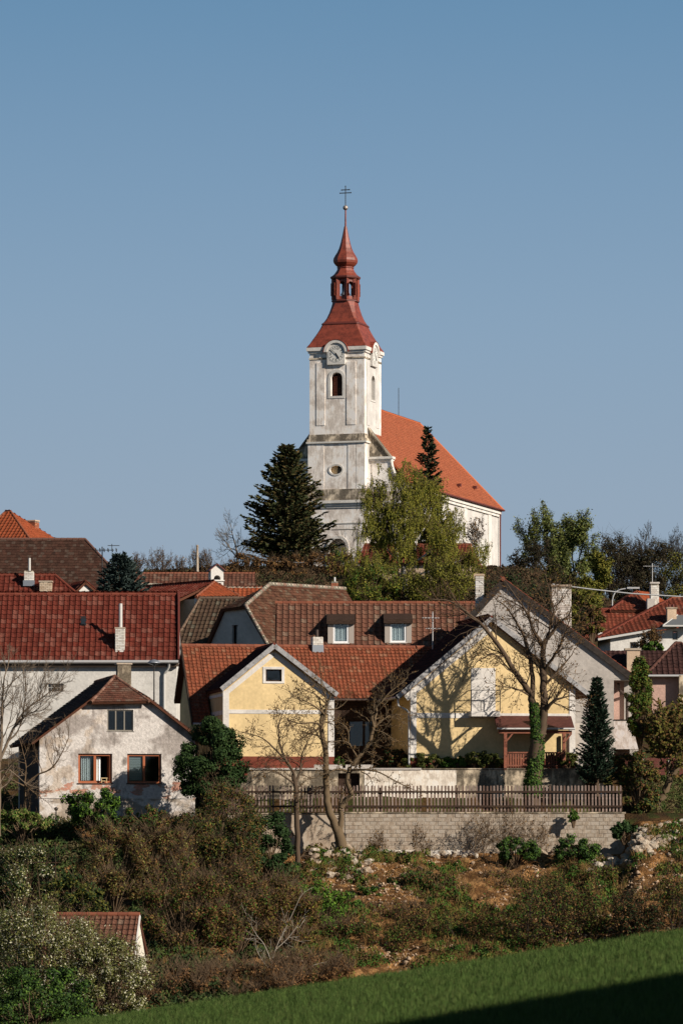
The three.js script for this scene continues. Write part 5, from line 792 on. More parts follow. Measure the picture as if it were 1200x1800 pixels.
const G = { dark: [[.022, .045, .012], [.03, .055, .016], [.016, .033, .01]], mid: [[.05, .10, .014], [.036, .078, .013], [.068, .118, .018]], olive: [[.085, .082, .014], [.062, .066, .013], [.11, .10, .018]], birch: [[.15, .14, .018], [.11, .115, .016], [.19, .17, .026], [.08, .085, .014]], lime: [[.10, .18, .018], [.075, .145, .016]], spruce: [[.020, .030, .014], [.028, .036, .016], [.038, .040, .017], [.014, .022, .012]], rustspruce: [[.058, .068, .026], [.11, .078, .03], [.04, .05, .02], [.085, .078, .028]], blue: [[.042, .062, .056], [.055, .078, .068], [.03, .046, .04]], fir: [[.024, .045, .027], [.034, .06, .035], [.018, .034, .02]], brown: [[.105, .052, .02], [.078, .038, .016], [.14, .072, .027]], dusk: [[.034, .026, .014], [.045, .036, .018], [.03, .032, .014], [.06, .045, .022], [.022, .02, .012]], bud: [[.11, .058, .022], [.15, .085, .026], [.08, .045, .018]], blossom: [[.11, .115, .03], [.15, .15, .05], [.42, .40, .28], [.075, .085, .022], [.10, .10, .03]], catkin: [[.20, .18, .06], [.14, .13, .04], [.09, .09, .028]], yellow: [[.16, .14, .022], [.12, .115, .02], [.09, .10, .018]], spring: [[.10, .125, .03], [.135, .15, .038], [.075, .095, .022], [.16, .165, .045]], box: [[.055, .065, .014], [.085, .085, .018], [.038, .05, .012]] };
const rv = (R) => V(R() - .5, R() - .5, R() - .5).normalize();
function grow(W, R, p, dir, len, r, lv, o, tips) {
  const n = o.seg || 4, pts = [p.clone()], rad = [r], d = dir.clone(), dirs = [d.clone()]; let q = p.clone();
  for (let i = 1; i <= n; i++) { d.addScaledVector(rv(R), o.wob).add(V(0, o.up, 0)).normalize(); q = q.clone().addScaledVector(d, len / n); pts.push(q); rad.push(Math.max(o.rmin || .004, r * (1 - i / n * .45))); dirs.push(d.clone()); }
  W.tube(pts, rad, lv >= 3 ? 6 : lv >= 2 ? 5 : 3);
  if (lv <= 1) for (let i = 1; i <= n; i++) tips.push([pts[i], dirs[i], lv]);
  if (lv <= 0) return;
  const kids = o.kids[Math.min(lv, o.kids.length - 1)];
  for (let k = 0; k < kids; k++) {
    const f = lerp(o.t0 ?? .25, 1, (k + R() * .9) / kids) * n, i = Math.min(n - 1, Math.floor(f)), at = pts[i].clone().lerp(pts[i + 1], f - i);
    const ax = dirs[i].clone().cross(rv(R)).normalize(), cd = dirs[i].clone().applyAxisAngle(ax, o.ang * (.7 + .6 * R()));
    grow(W, R, at, cd, len * (o.lr || .65) * (.7 + .5 * R()), rad[i] * (o.rr || .55), lv - 1, o, tips);
  }
  grow(W, R, q, d, len * (o.lr || .65), rad[n] * .9, lv - 1, o, tips);
}
function limbs(W, s, list, o, R, tips, W2 = W) {        // main limbs laid out as seen, each then sprouting by itself
  for (const l of list) {
    const pts = l.pts.map(([x, y, z]) => s.L(x, y, z || 0)), k = s.o.z / -F, cv = new THREE.CatmullRomCurve3(pts), n = Math.max(4, pts.length * 3), P2 = cv.getPoints(n), rad = P2.map((_, i) => lerp(l.r0, l.r1, i / n) * k * (1 + .08 * (R() - .5)));
    P2.forEach((p, i) => { if (i) p.add(rv(R).multiplyScalar(rad[i] * .22)); });
    W.tube(P2, rad, l.r0 > 4 ? 9 : 6);
    const tot = cv.getLength();
    for (let j = 0; j < (l.n ?? 8); j++) { const f = lerp(l.t0 ?? .3, 1, (j + R()) / (l.n ?? 8)), i = Math.min(n - 1, Math.floor(f * n)), d = P2[i + 1].clone().sub(P2[i]).normalize(), cd = d.clone().applyAxisAngle(d.clone().cross(rv(R)).normalize(), .5 + R() * .8); grow(W2, R, P2[i], cd, (l.len || 1.1) * (.6 + .7 * R()), Math.min(rad[i] * .5, .035), l.lv ?? 2, o, tips); }
    if (l.end !== 0) grow(W2, R, P2[n], P2[n].clone().sub(P2[n - 1]).normalize(), (l.len || 1.1), rad[n], l.lv ?? 2, o, tips);
  }
}
function dress(Lf, tips, R, n, size, spread, elong) { for (const [p, d] of tips) for (let i = 0; i < n; i++) { if (n < 1 && R() > n) break; const v = rv(R).multiplyScalar(spread * R()); Lf.leaf(p.x + v.x, p.y + v.y, p.z + v.z, size * (.6 + .8 * R()), v.x, v.y + .3, v.z, elong); } }
function plant(name, label, cat, pos, wood, wm, leaf, lname, group) {
  const g = thing(name, label, cat, pos, group);
  if (wood) { const m = sh(new THREE.Mesh(wood.geo(), wm)); m.name = leaf ? 'trunk' : 'branches'; if (cat === 'bush' || cat === 'shrub') m.name = 'stems'; g.add(m); }
  if (leaf && leaf.p.length) { const m = sh(new THREE.Mesh(leaf.geo(), leafMat)); m.name = lname || 'crown'; g.add(m); }
  return g;
}
let plantSeed = 900;
// a tree grown from its base: pixel of the foot, pixel of the top
function tree(name, label, px, py, top, d, o) {
  const R = rnd(plantSeed++), k = d / F, h = (py - top) * k, W = new Wood(), tips = [];
  const q = { seg: 4, wob: .22, up: .04, ang: .7, kids: [0, 3, 4, 4, 4], lr: .62, t0: .3, ...o };
  for (let s = 0; s < (o.stems || 1); s++) { const lean = V((R() - .5) * (o.fan || .15), 1, (R() - .5) * (o.fan || .15)).normalize(); grow(W, R, V((R() - .5) * (o.foot || 0), o.sink ? -o.sink : -.3, (R() - .5) * (o.foot || 0)), lean, h * (o.first || .5), (o.r || .14), q.lv ?? 4, q, tips); }
  // fit the grown crown to the height seen
  let my = 0, mx = 0; for (let i = 0; i < W.p.length; i += 3) { my = Math.max(my, W.p[i + 1]); mx = Math.max(mx, Math.abs(W.p[i])); }
  const sy = h / my, sx = o.halfw ? o.halfw * k / mx : sy; for (let i = 0; i < W.p.length; i += 3) { W.p[i] *= sx; W.p[i + 1] *= sy; W.p[i + 2] *= sx; }
  const seen = new Set(); for (const t of tips) if (!seen.has(t[0])) { seen.add(t[0]); t[0].set(t[0].x * sx, t[0].y * sy, t[0].z * sx); }
  let Lf = null; if (o.leaf) { Lf = new Leafage(o.cols, R); dress(Lf, tips, R, o.leaf, o.size, o.spread || .2, o.elong); if (o.droop) for (const [p, dd, lv] of tips) if (lv === 0 && R() < o.droop) for (let j = 1; j < 7; j++) Lf.leaf(p.x + (R() - .5) * .2, p.y - j * .16 * (.6 + .8 * R()), p.z + (R() - .5) * .2, o.size, 0, 0, 1); }
  return plant(name, label, o.cat || 'tree', P(px, py, d), W, o.bark || bark.brown, Lf, o.lname, o.group);
}
function bush(name, label, px, py, w, h, d, o = {}) {   // foliage in uneven clumps round many stems; px, py the foot, w and h in pixels
  const R = rnd(plantSeed++), k = d / F, rx = w * k / 2, hh = h * k, rz = rx * (o.deep || .8), W = new Wood(), Lf = new Leafage(o.cols || G.mid, R), nC = o.clumps || 26, size = o.size || .1, n = o.n || 3500;
  const cl = [];
  for (let i = 0; i < nC; i++) { const a = R() * 6.283, e = Math.acos(1 - 1.75 * R()), rr = .5 + .5 * Math.sqrt(R()), x = Math.sin(e) * Math.cos(a) * rx * rr, y = hh * (.5 + .5 * Math.cos(e) * rr), z = Math.sin(e) * Math.sin(a) * rz * rr; cl.push([x, y, z, (o.cr || .3) * Math.min(rx, hh * .6) * (.6 + .8 * R())]); const m = V(x * .45, y * .5, z * .45).addScaledVector(rv(R), .1 * rx); W.tube([V(x * .08, -.2, z * .08), m, V(x, y, z)], [.035, .022, .006].map((q) => q * (o.stem || 1)), 4); }
  for (let i = 0; i < n; i++) { const c = cl[i % nC], v = rv(R), f = c[3] * Math.pow(R(), .45); if (c[1] + v.y * f < -.1) continue; Lf.leaf(c[0] + v.x * f, c[1] + v.y * f * .85, c[2] + v.z * f, size * (.6 + .8 * R()), v.x, v.y + .35, v.z, o.elong); }
  if (o.twigs) for (let i = 0; i < o.twigs; i++) { const c = cl[i % nC], v = rv(R); v.y = Math.abs(v.y) + .55; v.normalize(); const a = V(c[0], c[1], c[2]), b = a.clone().addScaledVector(v, c[3] * (1.1 + 1.3 * R())); W.tube([a, a.clone().lerp(b, .5).addScaledVector(rv(R), .05), b], [.010, .008, .004], 3); }
  return plant(name, label, o.cat || 'bush', P(px, py, d), W, o.bark || bark.twig, Lf, 'foliage', o.group);
}
function conifer(name, label, px, py, top, w, d, o = {}) {
  const R = rnd(plantSeed++), k = d / F, h = (py - top) * k, rad = w * k / 2, W = new Wood(), Lf = new Leafage(o.cols || G.spruce, R);
  W.tube([V(0, -.4, 0), V(.03, h * .5, 0), V(0, h, 0)], [h * .018 + .03, h * .011, .01], 7);
  const step = o.step || .38, sp = o.spray || .34, y0 = o.skirt ?? .06;
  for (let y = h * y0; y < h * .985; y += step * (.5 + .5 * (1 - y / h)) * (.8 + .4 * R())) {
    const t = y / h, len = rad * Math.pow(1 - t, o.pow || .85) * (o.round ? Math.min(1, .55 + t * 3) : 1), nb = Math.max(4, Math.round((o.per || 9) * (1 - t * .5)));
    for (let b = 0; b < nb; b++) {
      const a = R() * 6.283, l = len * (.5 + .66 * R()) + .06, dir = V(Math.cos(a), lerp(o.droop ?? -.18, .5, t * t) + (R() - .5) * .35, Math.sin(a)).normalize(), p0 = V(0, Math.min(h * .98, y + (R() - .5) * step), 0), p1 = p0.clone().addScaledVector(dir, l * .55).add(V(0, -.04 * l, 0)), p2 = p0.clone().addScaledVector(dir, l).add(V(0, (o.tipUp ?? .06) * l, 0));
      W.tube([p0, p1, p2], [.012 + .012 * l, .009 + .004 * l, .004], 3);
      const ns = Math.max(3, Math.round(l / sp * (o.dense || 5)));
      for (let i = 0; i < ns; i++) { const f = .12 + .88 * (i + R()) / ns, q = f < .55 ? p0.clone().lerp(p1, f / .55) : p1.clone().lerp(p2, (f - .55) / .45), sd = dir.clone().applyAxisAngle(V(0, 1, 0), (R() < .5 ? 1 : -1) * (.5 + .6 * R())).add(V(0, (R() - .6) * .7, 0)).normalize(); Lf.spray(q, q.clone().addScaledVector(sd, sp * (.6 + .7 * R())), sp * (o.fat || .17)); }
      Lf.spray(p2.clone().lerp(p1, .2), p2.clone().addScaledVector(dir, sp * .7), sp * (o.fat || .17));
    }
  }
  for (let i = 0; i < 10; i++) Lf.spray(V(0, h * (.94 + .05 * R()), 0), V((R() - .5) * sp * .7, h * (.97 + .03 * R()) + .1, (R() - .5) * sp * .7), sp * .16);
  return plant(name, label, 'tree', P(px, py, d), W, bark.brown, Lf, 'crown');
}

// ---------- planting ----------
// round the church
conifer('spruce_tree', 'big dark spruce standing left of the church tower', 505, 990, 783, 184, 404, { cols: G.rustspruce, spray: .5, step: .36, per: 16, dense: 5.5, pow: .68, fat: .2, droop: .06, tipUp: .1, skirt: .03 });
conifer('spruce_tree', 'slim dark spruce rising before the orange nave roof', 752, 1000, 749, 96, 399, { cols: G.spruce, spray: .42, step: .34, per: 8, dense: 4.5, pow: .8, droop: .12, tipUp: .16, fat: .2 });
conifer('blue_spruce', 'blue-green spruce behind the long red roof', 212, 1075, 978, 108, 245, { cols: G.blue, spray: .3, step: .17, per: 13, dense: 6, pow: .6, droop: .2, tipUp: .2, fat: .2 });
{
  const R = rnd(41), s = new Site(712, 1062, 345), W = new Wood(), W2 = new Wood(), tips = [], o = { seg: 4, wob: .3, up: -.05, ang: .75, kids: [0, 4, 4, 4], lr: .62, rmin: .008 };
  limbs(W, s, [{ pts: [[715, 1075], [712, 1030], [706, 995, .3]], r0: 5, r1: 4, n: 3, len: 1.6, lv: 3 }, { pts: [[706, 995], [697, 970, .5], [690, 930, .8], [692, 890, .8], [700, 862, .5]], r0: 2.6, r1: .8, n: 11, len: 1.5, lv: 3 }, { pts: [[708, 1000], [725, 985, -.4], [732, 950, -.6], [733, 915, -.6], [738, 878, 0]], r0: 2.6, r1: .8, n: 11, len: 1.5, lv: 3 }, { pts: [[706, 992], [680, 965], [668, 930, .5], [662, 895, .5]], r0: 2.2, r1: .8, n: 9, len: 1.3, lv: 3 }, { pts: [[708, 1000], [748, 975, .8], [768, 955, .8], [778, 928, .6]], r0: 2.2, r1: .8, n: 9, len: 1.3, lv: 3 }, { pts: [[710, 1010], [665, 1000, 1], [636, 985, 1.4]], r0: 1.8, r1: .8, n: 8, len: 1.5, lv: 3 }, { pts: [[712, 1015], [770, 1000, 1], [808, 985, 1]], r0: 1.8, r1: .8, n: 9, len: 1.5, lv: 3 }, { pts: [[732, 950, -.6], [752, 915, -.8], [758, 890, -.8]], r0: 1.6, r1: .7, n: 5, len: 1.1, lv: 3 }, { pts: [[690, 930, .8], [710, 900, 1], [722, 870, 1]], r0: 1.4, r1: .7, n: 6, len: 1.2, lv: 3 }, { pts: [[690, 990, .6], [660, 1010, 1.4], [646, 1040, 1.6]], r0: 1.3, r1: .6, n: 6, len: 1.2, lv: 3 }], o, R, tips, W2);
  const Lf = new Leafage(G.birch, R); for (const [p, d, lv] of tips) { if (R() < .34) Lf.leaf(p.x + (R() - .5) * .2, p.y + (R() - .5) * .2, p.z + (R() - .5) * .2, .085, 0, .3, 1); if (lv === 0 && R() < .10) { const l = 4 + R() * 12, sx = (R() - .5) * .05; for (let j = 0; j < l; j++) Lf.leaf(p.x + sx * j + (R() - .5) * .09, p.y - j * .085, p.z + (R() - .5) * .09, .085, 0, 0, 1, 1.9); } }
  const bt = plant('birch_tree', 'large yellow-green weeping birch before the church', 'tree', s, W, bark.birch, Lf);
  const tw = sh(new THREE.Mesh(W2.geo(), bark.twig)); tw.name = 'twigs'; bt.add(tw);
}
bush('lilac_bush', 'green mass of leaves at the foot of the birch, left side', 655, 1070, 100, 78, 338, { cols: [...G.birch, ...G.mid, ...G.olive], n: 9000, size: .105, clumps: 50, cr: .3, twigs: 200 });
bush('lilac_bush', 'olive leafy bush right of the birch trunk', 772, 1070, 110, 86, 338, { cols: [...G.birch, ...G.olive, ...G.olive], n: 9000, size: .105, clumps: 50, cr: .3, twigs: 200 });
tree('bare_tree', 'bare grey tree at the left foot of the big spruce', 418, 1005, 888, 402, { lv: 4, halfw: 48, r: .16, rmin: .012, bark: bark.grey, kids: [0, 3, 3, 4, 4], up: .06, first: .45 });
tree('bare_tree', 'small bare tree in front of the white nave wall', 838, 1000, 902, 398, { lv: 4, halfw: 40, r: .12, rmin: .012, bark: bark.brown, leaf: .3, cols: G.bud, size: .12 });
tree('bare_tree', 'thin bare tree before the church doorway', 615, 1010, 905, 412, { lv: 4, halfw: 30, r: .08, rmin: .010, bark: bark.grey });
for (const [px, top, w, l] of [[242, 968, 26, 'bare shrub just right of the blue spruce'], [283, 960, 30, 'bare shrub above the low orange roof, left of the pole'], [318, 975, 22, 'low bare shrub left of the concrete pole'], [342, 956, 24, 'bare shrub twining round the concrete pole'], [372, 962, 26, 'bare shrub behind the white turret']]) tree('bare_shrub', l, px, 1020, top, 345, { cat: 'shrub', lv: 3, stems: 5, fan: .9, foot: .6, halfw: w, r: .05, rmin: .010, bark: bark.brown, up: .14, leaf: .08, cols: G.bud, size: .08, group: 'bare shrubs along the skyline' });
{ // hedge of brown twigs below the spruce
  const list = [[405, 'brown twiggy hedge shrub at the left of the churchyard hedge'], [432, 'brown twiggy hedge shrub by the cable post'], [462, 'brown twiggy hedge shrub left below the big spruce'], [492, 'brown twiggy hedge shrub right below the big spruce trunk'], [522, 'brown twiggy hedge shrub right of the big spruce trunk'], [552, 'brown twiggy hedge shrub under the spruce edge'], [580, 'brown twiggy hedge shrub left of the church doorway'], [604, 'brown twiggy hedge shrub before the church doorway']];
  for (const [px, l] of list) bush('hedge_shrub', l, px, 1040, 50, 66, 388, { cat: 'shrub', cols: [...G.brown, ...G.bud], n: 1800, size: .13, clumps: 24, twigs: 260, cr: .36, stem: .8, group: 'brown twiggy hedge below the church' });
  bush('round_bush', 'dark round bush inside the church archway', 590, 1000, 26, 32, 408, { cols: G.dark, n: 1600, size: .16 });
}
tree('poplar_tree', 'tall leafing tree right of the nave, left crown', 962, 1070, 882, 440, { lv: 5, kids: [0, 3, 3, 3, 4, 5], halfw: 62, r: .3, rmin: .018, bark: bark.dark, leaf: 1.7, cols: [...G.spring, [.10, .12, .05]], size: .13, spread: .5, up: .05, first: .36 });
tree('poplar_tree', 'tall leafing tree right of the nave, right crown', 1008, 1070, 897, 436, { lv: 5, kids: [0, 3, 3, 3, 4, 5], halfw: 50, r: .28, rmin: .018, bark: bark.dark, leaf: 1.7, cols: [...G.spring, [.10, .12, .05]], size: .13, spread: .5, up: .05, first: .36 });
tree('yellow_tree', 'yellow-green leafing tree before the wooded hill', 1040, 1085, 968, 400, { lv: 4, halfw: 36, r: .16, rmin: .014, leaf: 6, cols: G.yellow, size: .14, spread: .45 });
tree('dark_tree', 'dusky reddish-brown budding tree behind the grey gable', 925, 1080, 945, 420, { lv: 5, kids: [0, 3, 3, 3, 4, 4], halfw: 70, r: .2, rmin: .016, bark: bark.dark, leaf: .8, cols: G.dusk, size: .12, spread: .35 });
tree('dark_tree', 'dusky brown budding tree right of the broad white chimney', 1000, 1090, 985, 380, { lv: 4, halfw: 50, r: .16, rmin: .014, bark: bark.dark, leaf: 4, cols: [...G.dusk, ...G.olive], size: .11, spread: .35 });
[[1088, 945, 42, 'bare tree farthest left on the wooded hill'], [1118, 938, 40, 'bare tree second from left on the wooded hill'], [1148, 914, 44, 'tallest bare tree on the wooded hill'], [1182, 918, 46, 'bare tree farthest right on the wooded hill']].forEach(([px, top, w, l], i) => tree('bare_tree', l, px, 1075, top, 480 + i * 6, { lv: 5, kids: [0, 2, 3, 3, 4, 5], halfw: w, r: .24, rmin: .02, bark: bark.far, up: .07, first: .38, leaf: .3, cols: G.dusk, size: .1 }));
[[1075, 'brown undergrowth bush at the left of the wooded hill'], [1115, 'brown undergrowth bush in the middle of the wooded hill'], [1155, 'brown undergrowth bush behind the white chimney'], [1195, 'olive undergrowth bush at the right of the wooded hill']].forEach(([px, l], i) => bush('hill_bush', l, px, 1088, 78, [150, 118, 140, 128][i], 450, { cols: i === 3 ? G.yellow : G.dusk, n: 9000, size: .12, clumps: 60, twigs: 300, cr: .34, bark: bark.far }));
bush('hill_bush', 'dark bush behind the broad white chimney', 985, 1105, 110, 70, 330, { cols: [...G.dusk, ...G.dark], n: 9000, size: .11, clumps: 60, twigs: 300, cr: .3, bark: bark.far });
bush('hill_bush', 'olive bush between the grey gable and the red roofs', 1025, 1120, 70, 90, 320, { cols: [...G.yellow, ...G.olive], n: 9000, size: .11, clumps: 60, cr: .3 });
bush('hill_bush', 'dark bush behind the grey gable peak', 900, 1090, 130, 76, 335, { cols: [...G.dusk, ...G.dark], n: 11000, size: .11, clumps: 60, twigs: 300, cr: .3, bark: bark.far });
bush('creeper_bush', 'green bush before the white cottage wall', 1147, 1146, 36, 16, 262, { cols: G.mid, n: 900, size: .14 });
tree('bare_shrub', 'bare climbing shrub on the white cottage wall', 1150, 1146, 1098, 264, { cat: 'shrub', lv: 4, stems: 3, fan: 1.4, halfw: 42, r: .03, rmin: .007, bark: bark.twig, leaf: .25, cols: G.bud, size: .08 });
bush('garden_bush', 'dark red-leaved bush left of the red roofs', 1040, 1128, 40, 64, 262, { cols: [...G.olive, ...G.brown], n: 2500, size: .15 });
// before the yellow house
bush('garden_bush', 'round dark green bush between the old house and yellow wing', 368, 1415, 122, 148, 193.2, { cols: [...G.dark, [.034, .058, .015]], n: 26000, size: .085, clumps: 80, cr: .25, deep: .9 });
[[729, 46, 27, 'box shrub nearest the courtyard'], [764, 32, 24, 'second box shrub from the courtyard'], [786, 26, 20, 'low green box shrub in the middle of the row'], [806, 26, 21, 'small green box shrub right of the middle'], [833, 40, 29, 'box shrub left of the porch steps'], [861, 44, 31, 'tallest box shrub beside the porch post'], [972, 28, 26, 'box shrub right of the ivy trunk'], [996, 44, 30, 'box shrub left of the small fir']].forEach(([px, w, h, l], i) => bush('box_shrub', l, px, 1352, w, h, 200.6, { cat: 'shrub', cols: i === 2 || i === 3 ? G.mid : G.box, n: 3200, size: .055, clumps: 30, cr: .3, deep: .8, group: 'clipped box shrubs along the wall' }));
conifer('fir_tree', 'small dark fir right of the yellow house', 1048, 1385, 1190, 76, 198.4, { cols: G.fir, spray: .16, step: .10, per: 13, dense: 5.5, pow: .72, droop: .12, tipUp: .2, skirt: .06, fat: .2 });
{ // thuja column
  bush('thuja_column', 'tall ivy-green column beside the pale balcony', 1124, 1312, 40, 156, 209, { cols: [...G.olive, ...G.mid], n: 13000, size: .07, clumps: 110, cr: .42 });
  const s = new Site(948, 1420, 197.7), R = rnd(11), W = new Wood(), tips = [], o = { seg: 4, wob: .34, up: .05, ang: .75, kids: [0, 3, 4, 3], lr: .62, rmin: .0045 };
  limbs(W, s, [
    { pts: [[934, 1432], [936, 1380], [944, 1310], [948, 1286]], r0: 14, r1: 11.5, n: 0, end: 0 },
    { pts: [[946, 1300], [939, 1270], [936, 1248], [932, 1222], [918, 1200, .2], [898, 1170, .4], [872, 1130, .5], [846, 1099, .5], [816, 1073, .3], [797, 1060, .2]], r0: 8, r1: 1.6, n: 17, len: 1.0, lv: 2, t0: .35 },
    { pts: [[935, 1238], [935, 1195, -.2], [930, 1155, -.4], [921, 1120, -.5], [906, 1092, -.6], [890, 1068, -.6]], r0: 5, r1: 1.2, n: 13, len: 1.0, lv: 2 },
    { pts: [[948, 1296], [955, 1260], [955, 1215], [953, 1170], [955, 1132]], r0: 8.5, r1: 4.6, n: 10, len: 1.1, lv: 2 },
    { pts: [[955, 1136], [938, 1110, .3], [923, 1073, .4], [900, 1040, .3]], r0: 4, r1: 1, n: 12, len: 1.1, lv: 2 },
    { pts: [[955, 1138], [966, 1105, -.3], [972, 1075, -.5], [966, 1045, -.5]], r0: 3.8, r1: 1, n: 12, len: 1.1, lv: 2 },
    { pts: [[954, 1180], [975, 1150, .6], [990, 1120, .9], [1000, 1090, 1]], r0: 3, r1: 1, n: 11, len: 1, lv: 2 },
    { pts: [[955, 1255], [964, 1240, .3], [977, 1230, .5], [998, 1224, .6]], r0: 4.5, r1: 1, n: 9, len: .8, lv: 2 },
    { pts: [[955, 1205], [980, 1180, -.6], [1005, 1150, -.8]], r0: 2.6, r1: .9, n: 8, len: .9, lv: 2 },
    { pts: [[932, 1224], [905, 1210, .6], [880, 1207, .8]], r0: 1.8, r1: .7, n: 6, len: .6, lv: 2 },
    { pts: [[912, 1192], [890, 1172, -.3], [868, 1150, -.4], [842, 1160, -.4]], r0: 1.8, r1: .8, n: 7, len: .7, lv: 2 },
  ], o, R, tips);
  const Lf = new Leafage(G.bud, R); for (const [p, d, lv] of tips) if (R() < .22) Lf.leaf(p.x, p.y, p.z, .065, 0, .2, 1, 1.4);
  const t = plant('walnut_tree', 'spreading bare tree with ivy-clad trunk before the yellow gable', 'tree', s, W, bark.brown, Lf, 'buds');
  const iv = new Leafage([...G.mid, ...G.dark, [.06, .10, .02]], R); for (let i = 0; i < 3600; i++) { const f = Math.pow(R(), 1.3), py = lerp(1400, 1235, f), cx = lerp(934, 944, sstep(1400, 1300, py)) - 6 * sstep(1300, 1235, py), c = s.L(cx, py, 0), a = R() * 6.283, r = lerp(.42, .22, f) * (.9 + .25 * R()); iv.leaf(c.x + Math.cos(a) * r, c.y, Math.sin(a) * r, .095, Math.cos(a), .25, Math.sin(a), 1.2); }
  const im = sh(new THREE.Mesh(iv.geo(), leafMat)); im.name = 'ivy'; t.add(im);
}
{ // the leaning old fruit tree and its thin neighbour
  let s = new Site(607, 1520, 194.6), R = rnd(12), W = new Wood(), tips = [], o = { seg: 4, wob: .42, up: .03, ang: .8, kids: [0, 3, 3, 3], lr: .62, rmin: .006 };
  limbs(W, s, [
    { pts: [[610, 1535], [606, 1510], [600, 1478], [592, 1452]], r0: 11, r1: 8.5, n: 0, end: 0 },
    { pts: [[595, 1466], [583, 1436], [575, 1410], [573, 1380], [573, 1335], [568, 1298], [564, 1272]], r0: 7.5, r1: 4, n: 8, len: .8, lv: 2, t0: .4 },
    { pts: [[564, 1274], [572, 1254], [573, 1228], [566, 1206]], r0: 3.4, r1: 1, n: 9, len: .9, lv: 2, t0: .1 },
    { pts: [[566, 1275], [548, 1270, .3], [528, 1272, .5], [508, 1266, .5]], r0: 2.2, r1: .8, n: 8, len: .7, lv: 2 }, { pts: [[563, 1280], [550, 1286, .2], [538, 1293, .3]], r0: 2.2, r1: 1, n: 4, len: .6, lv: 2 },
    { pts: [[570, 1256], [557, 1244, .4], [540, 1234, .6], [524, 1226, .6]], r0: 1.8, r1: .7, n: 9, len: .7, lv: 2 }, { pts: [[572, 1236], [556, 1222, .3], [535, 1212, .5]], r0: 1.4, r1: .6, n: 7, len: .6, lv: 2 },
    { pts: [[596, 1462], [599, 1440], [598, 1418], [601, 1396]], r0: 6, r1: 2.4, n: 2, len: .4, lv: 1 },
    { pts: [[598, 1424], [608, 1406], [617, 1397], [611, 1376], [613, 1354], [628, 1334], [646, 1312], [654, 1288], [657, 1276]], r0: 5.4, r1: 3, n: 8, len: .8, lv: 2, t0: .4 },
    { pts: [[657, 1278], [654, 1254, .2], [668, 1236, .3], [686, 1216, .3], [700, 1205, .3]], r0: 2.4, r1: .8, n: 9, len: .8, lv: 2, t0: .1 }, { pts: [[657, 1278], [672, 1266, -.2], [686, 1257, -.3], [706, 1256, -.3]], r0: 2.2, r1: .8, n: 7, len: .7, lv: 2 }, { pts: [[655, 1284], [672, 1287, .2], [692, 1300, .3]], r0: 1.6, r1: .6, n: 6, len: .6, lv: 2 },
    { pts: [[628, 1332], [620, 1318, .2], [612, 1306, .4], [596, 1302, .5], [590, 1304, .5]], r0: 1.8, r1: .7, n: 6, len: .5, lv: 2 }, { pts: [[612, 1306, .4], [612, 1288, .5], [606, 1276, .6], [586, 1266, .6]], r0: 1.4, r1: .6, n: 6, len: .5, lv: 2 },
    { pts: [[613, 1356], [592, 1352, .4], [578, 1358, .6], [560, 1364, .6]], r0: 2.4, r1: .8, n: 5, len: .4, lv: 2 }, { pts: [[616, 1354], [640, 1353, .5], [664, 1357, .7], [700, 1376, .8], [722, 1386, .8]], r0: 2.2, r1: .7, n: 8, len: .5, lv: 2 }, { pts: [[634, 1356, .5], [648, 1364, .6], [655, 1380, .6]], r0: 1.3, r1: .6, n: 4, len: .4, lv: 1 },
  ], o, R, tips);
  let Lf = new Leafage(G.bud, R); for (const [p] of tips) if (R() < .14) Lf.leaf(p.x, p.y, p.z, .06, 0, .2, 1, 1.4);
  plant('fruit_tree', 'old forked fruit tree leaning before the block wall', 'tree', s, W, bark.ochre, Lf, 'buds');
  s = new Site(522, 1560, 193.0); R = rnd(13); W = new Wood(); tips = [];
  limbs(W, s, [{ pts: [[522, 1600], [522, 1552], [523, 1480], [521, 1410], [519, 1376]], r0: 5.6, r1: 4, n: 10, len: .5, lv: 2, t0: .2 }, { pts: [[519, 1380], [516, 1358], [502, 1336, .2], [492, 1310, .3], [490, 1276, .3], [496, 1256, .3]], r0: 3, r1: .8, n: 16, len: .8, lv: 2 }, { pts: [[519, 1378], [527, 1357, -.2], [530, 1330, -.3], [540, 1304, -.3]], r0: 2.6, r1: .8, n: 13, len: .8, lv: 2 }, { pts: [[517, 1378], [498, 1364, .3], [482, 1356, .4], [462, 1352, .4]], r0: 1.8, r1: .7, n: 7, len: .6, lv: 2 }, { pts: [[500, 1334, .2], [482, 1316, .4], [462, 1298, .6], [440, 1290, .6]], r0: 1.8, r1: .7, n: 9, len: .7, lv: 2 }], o, R, tips);
  Lf = new Leafage(G.bud, R); for (const [p] of tips) if (R() < .15) Lf.leaf(p.x, p.y, p.z, .055, 0, .2, 1, 1.4);
  plant('fruit_tree', 'thin upright fruit tree before the yellow left wing', 'tree', s, W, bark.brown, Lf, 'buds');
  s = new Site(0, 1460, 189); R = rnd(14); W = new Wood(); tips = []; o = { ...o, wob: .25, up: .07, ang: .55, rmin: .006 };
  limbs(W, s, [{ pts: [[-4, 1470], [-3, 1400], [-2, 1340]], r0: 6, r1: 5, n: 2, end: 0 }, { pts: [[-2, 1345], [3, 1300], [4, 1250], [7, 1200]], r0: 4, r1: 1.4, n: 14, len: 1, lv: 3 }, { pts: [[-2, 1342], [16, 1300], [30, 1270], [48, 1246], [72, 1228], [90, 1215]], r0: 3.2, r1: .9, n: 16, len: 1, lv: 3 }, { pts: [[14, 1304], [32, 1285], [42, 1250], [46, 1215]], r0: 2, r1: .8, n: 10, len: .9, lv: 2 }, { pts: [[-4, 1360], [12, 1352], [28, 1362], [44, 1376]], r0: 2, r1: .8, n: 6, len: .6, lv: 2 }], o, R, tips);
  plant('bare_tree', 'pale bare tree at the left edge before the white wall', 'tree', s, W, bark.pale, null);
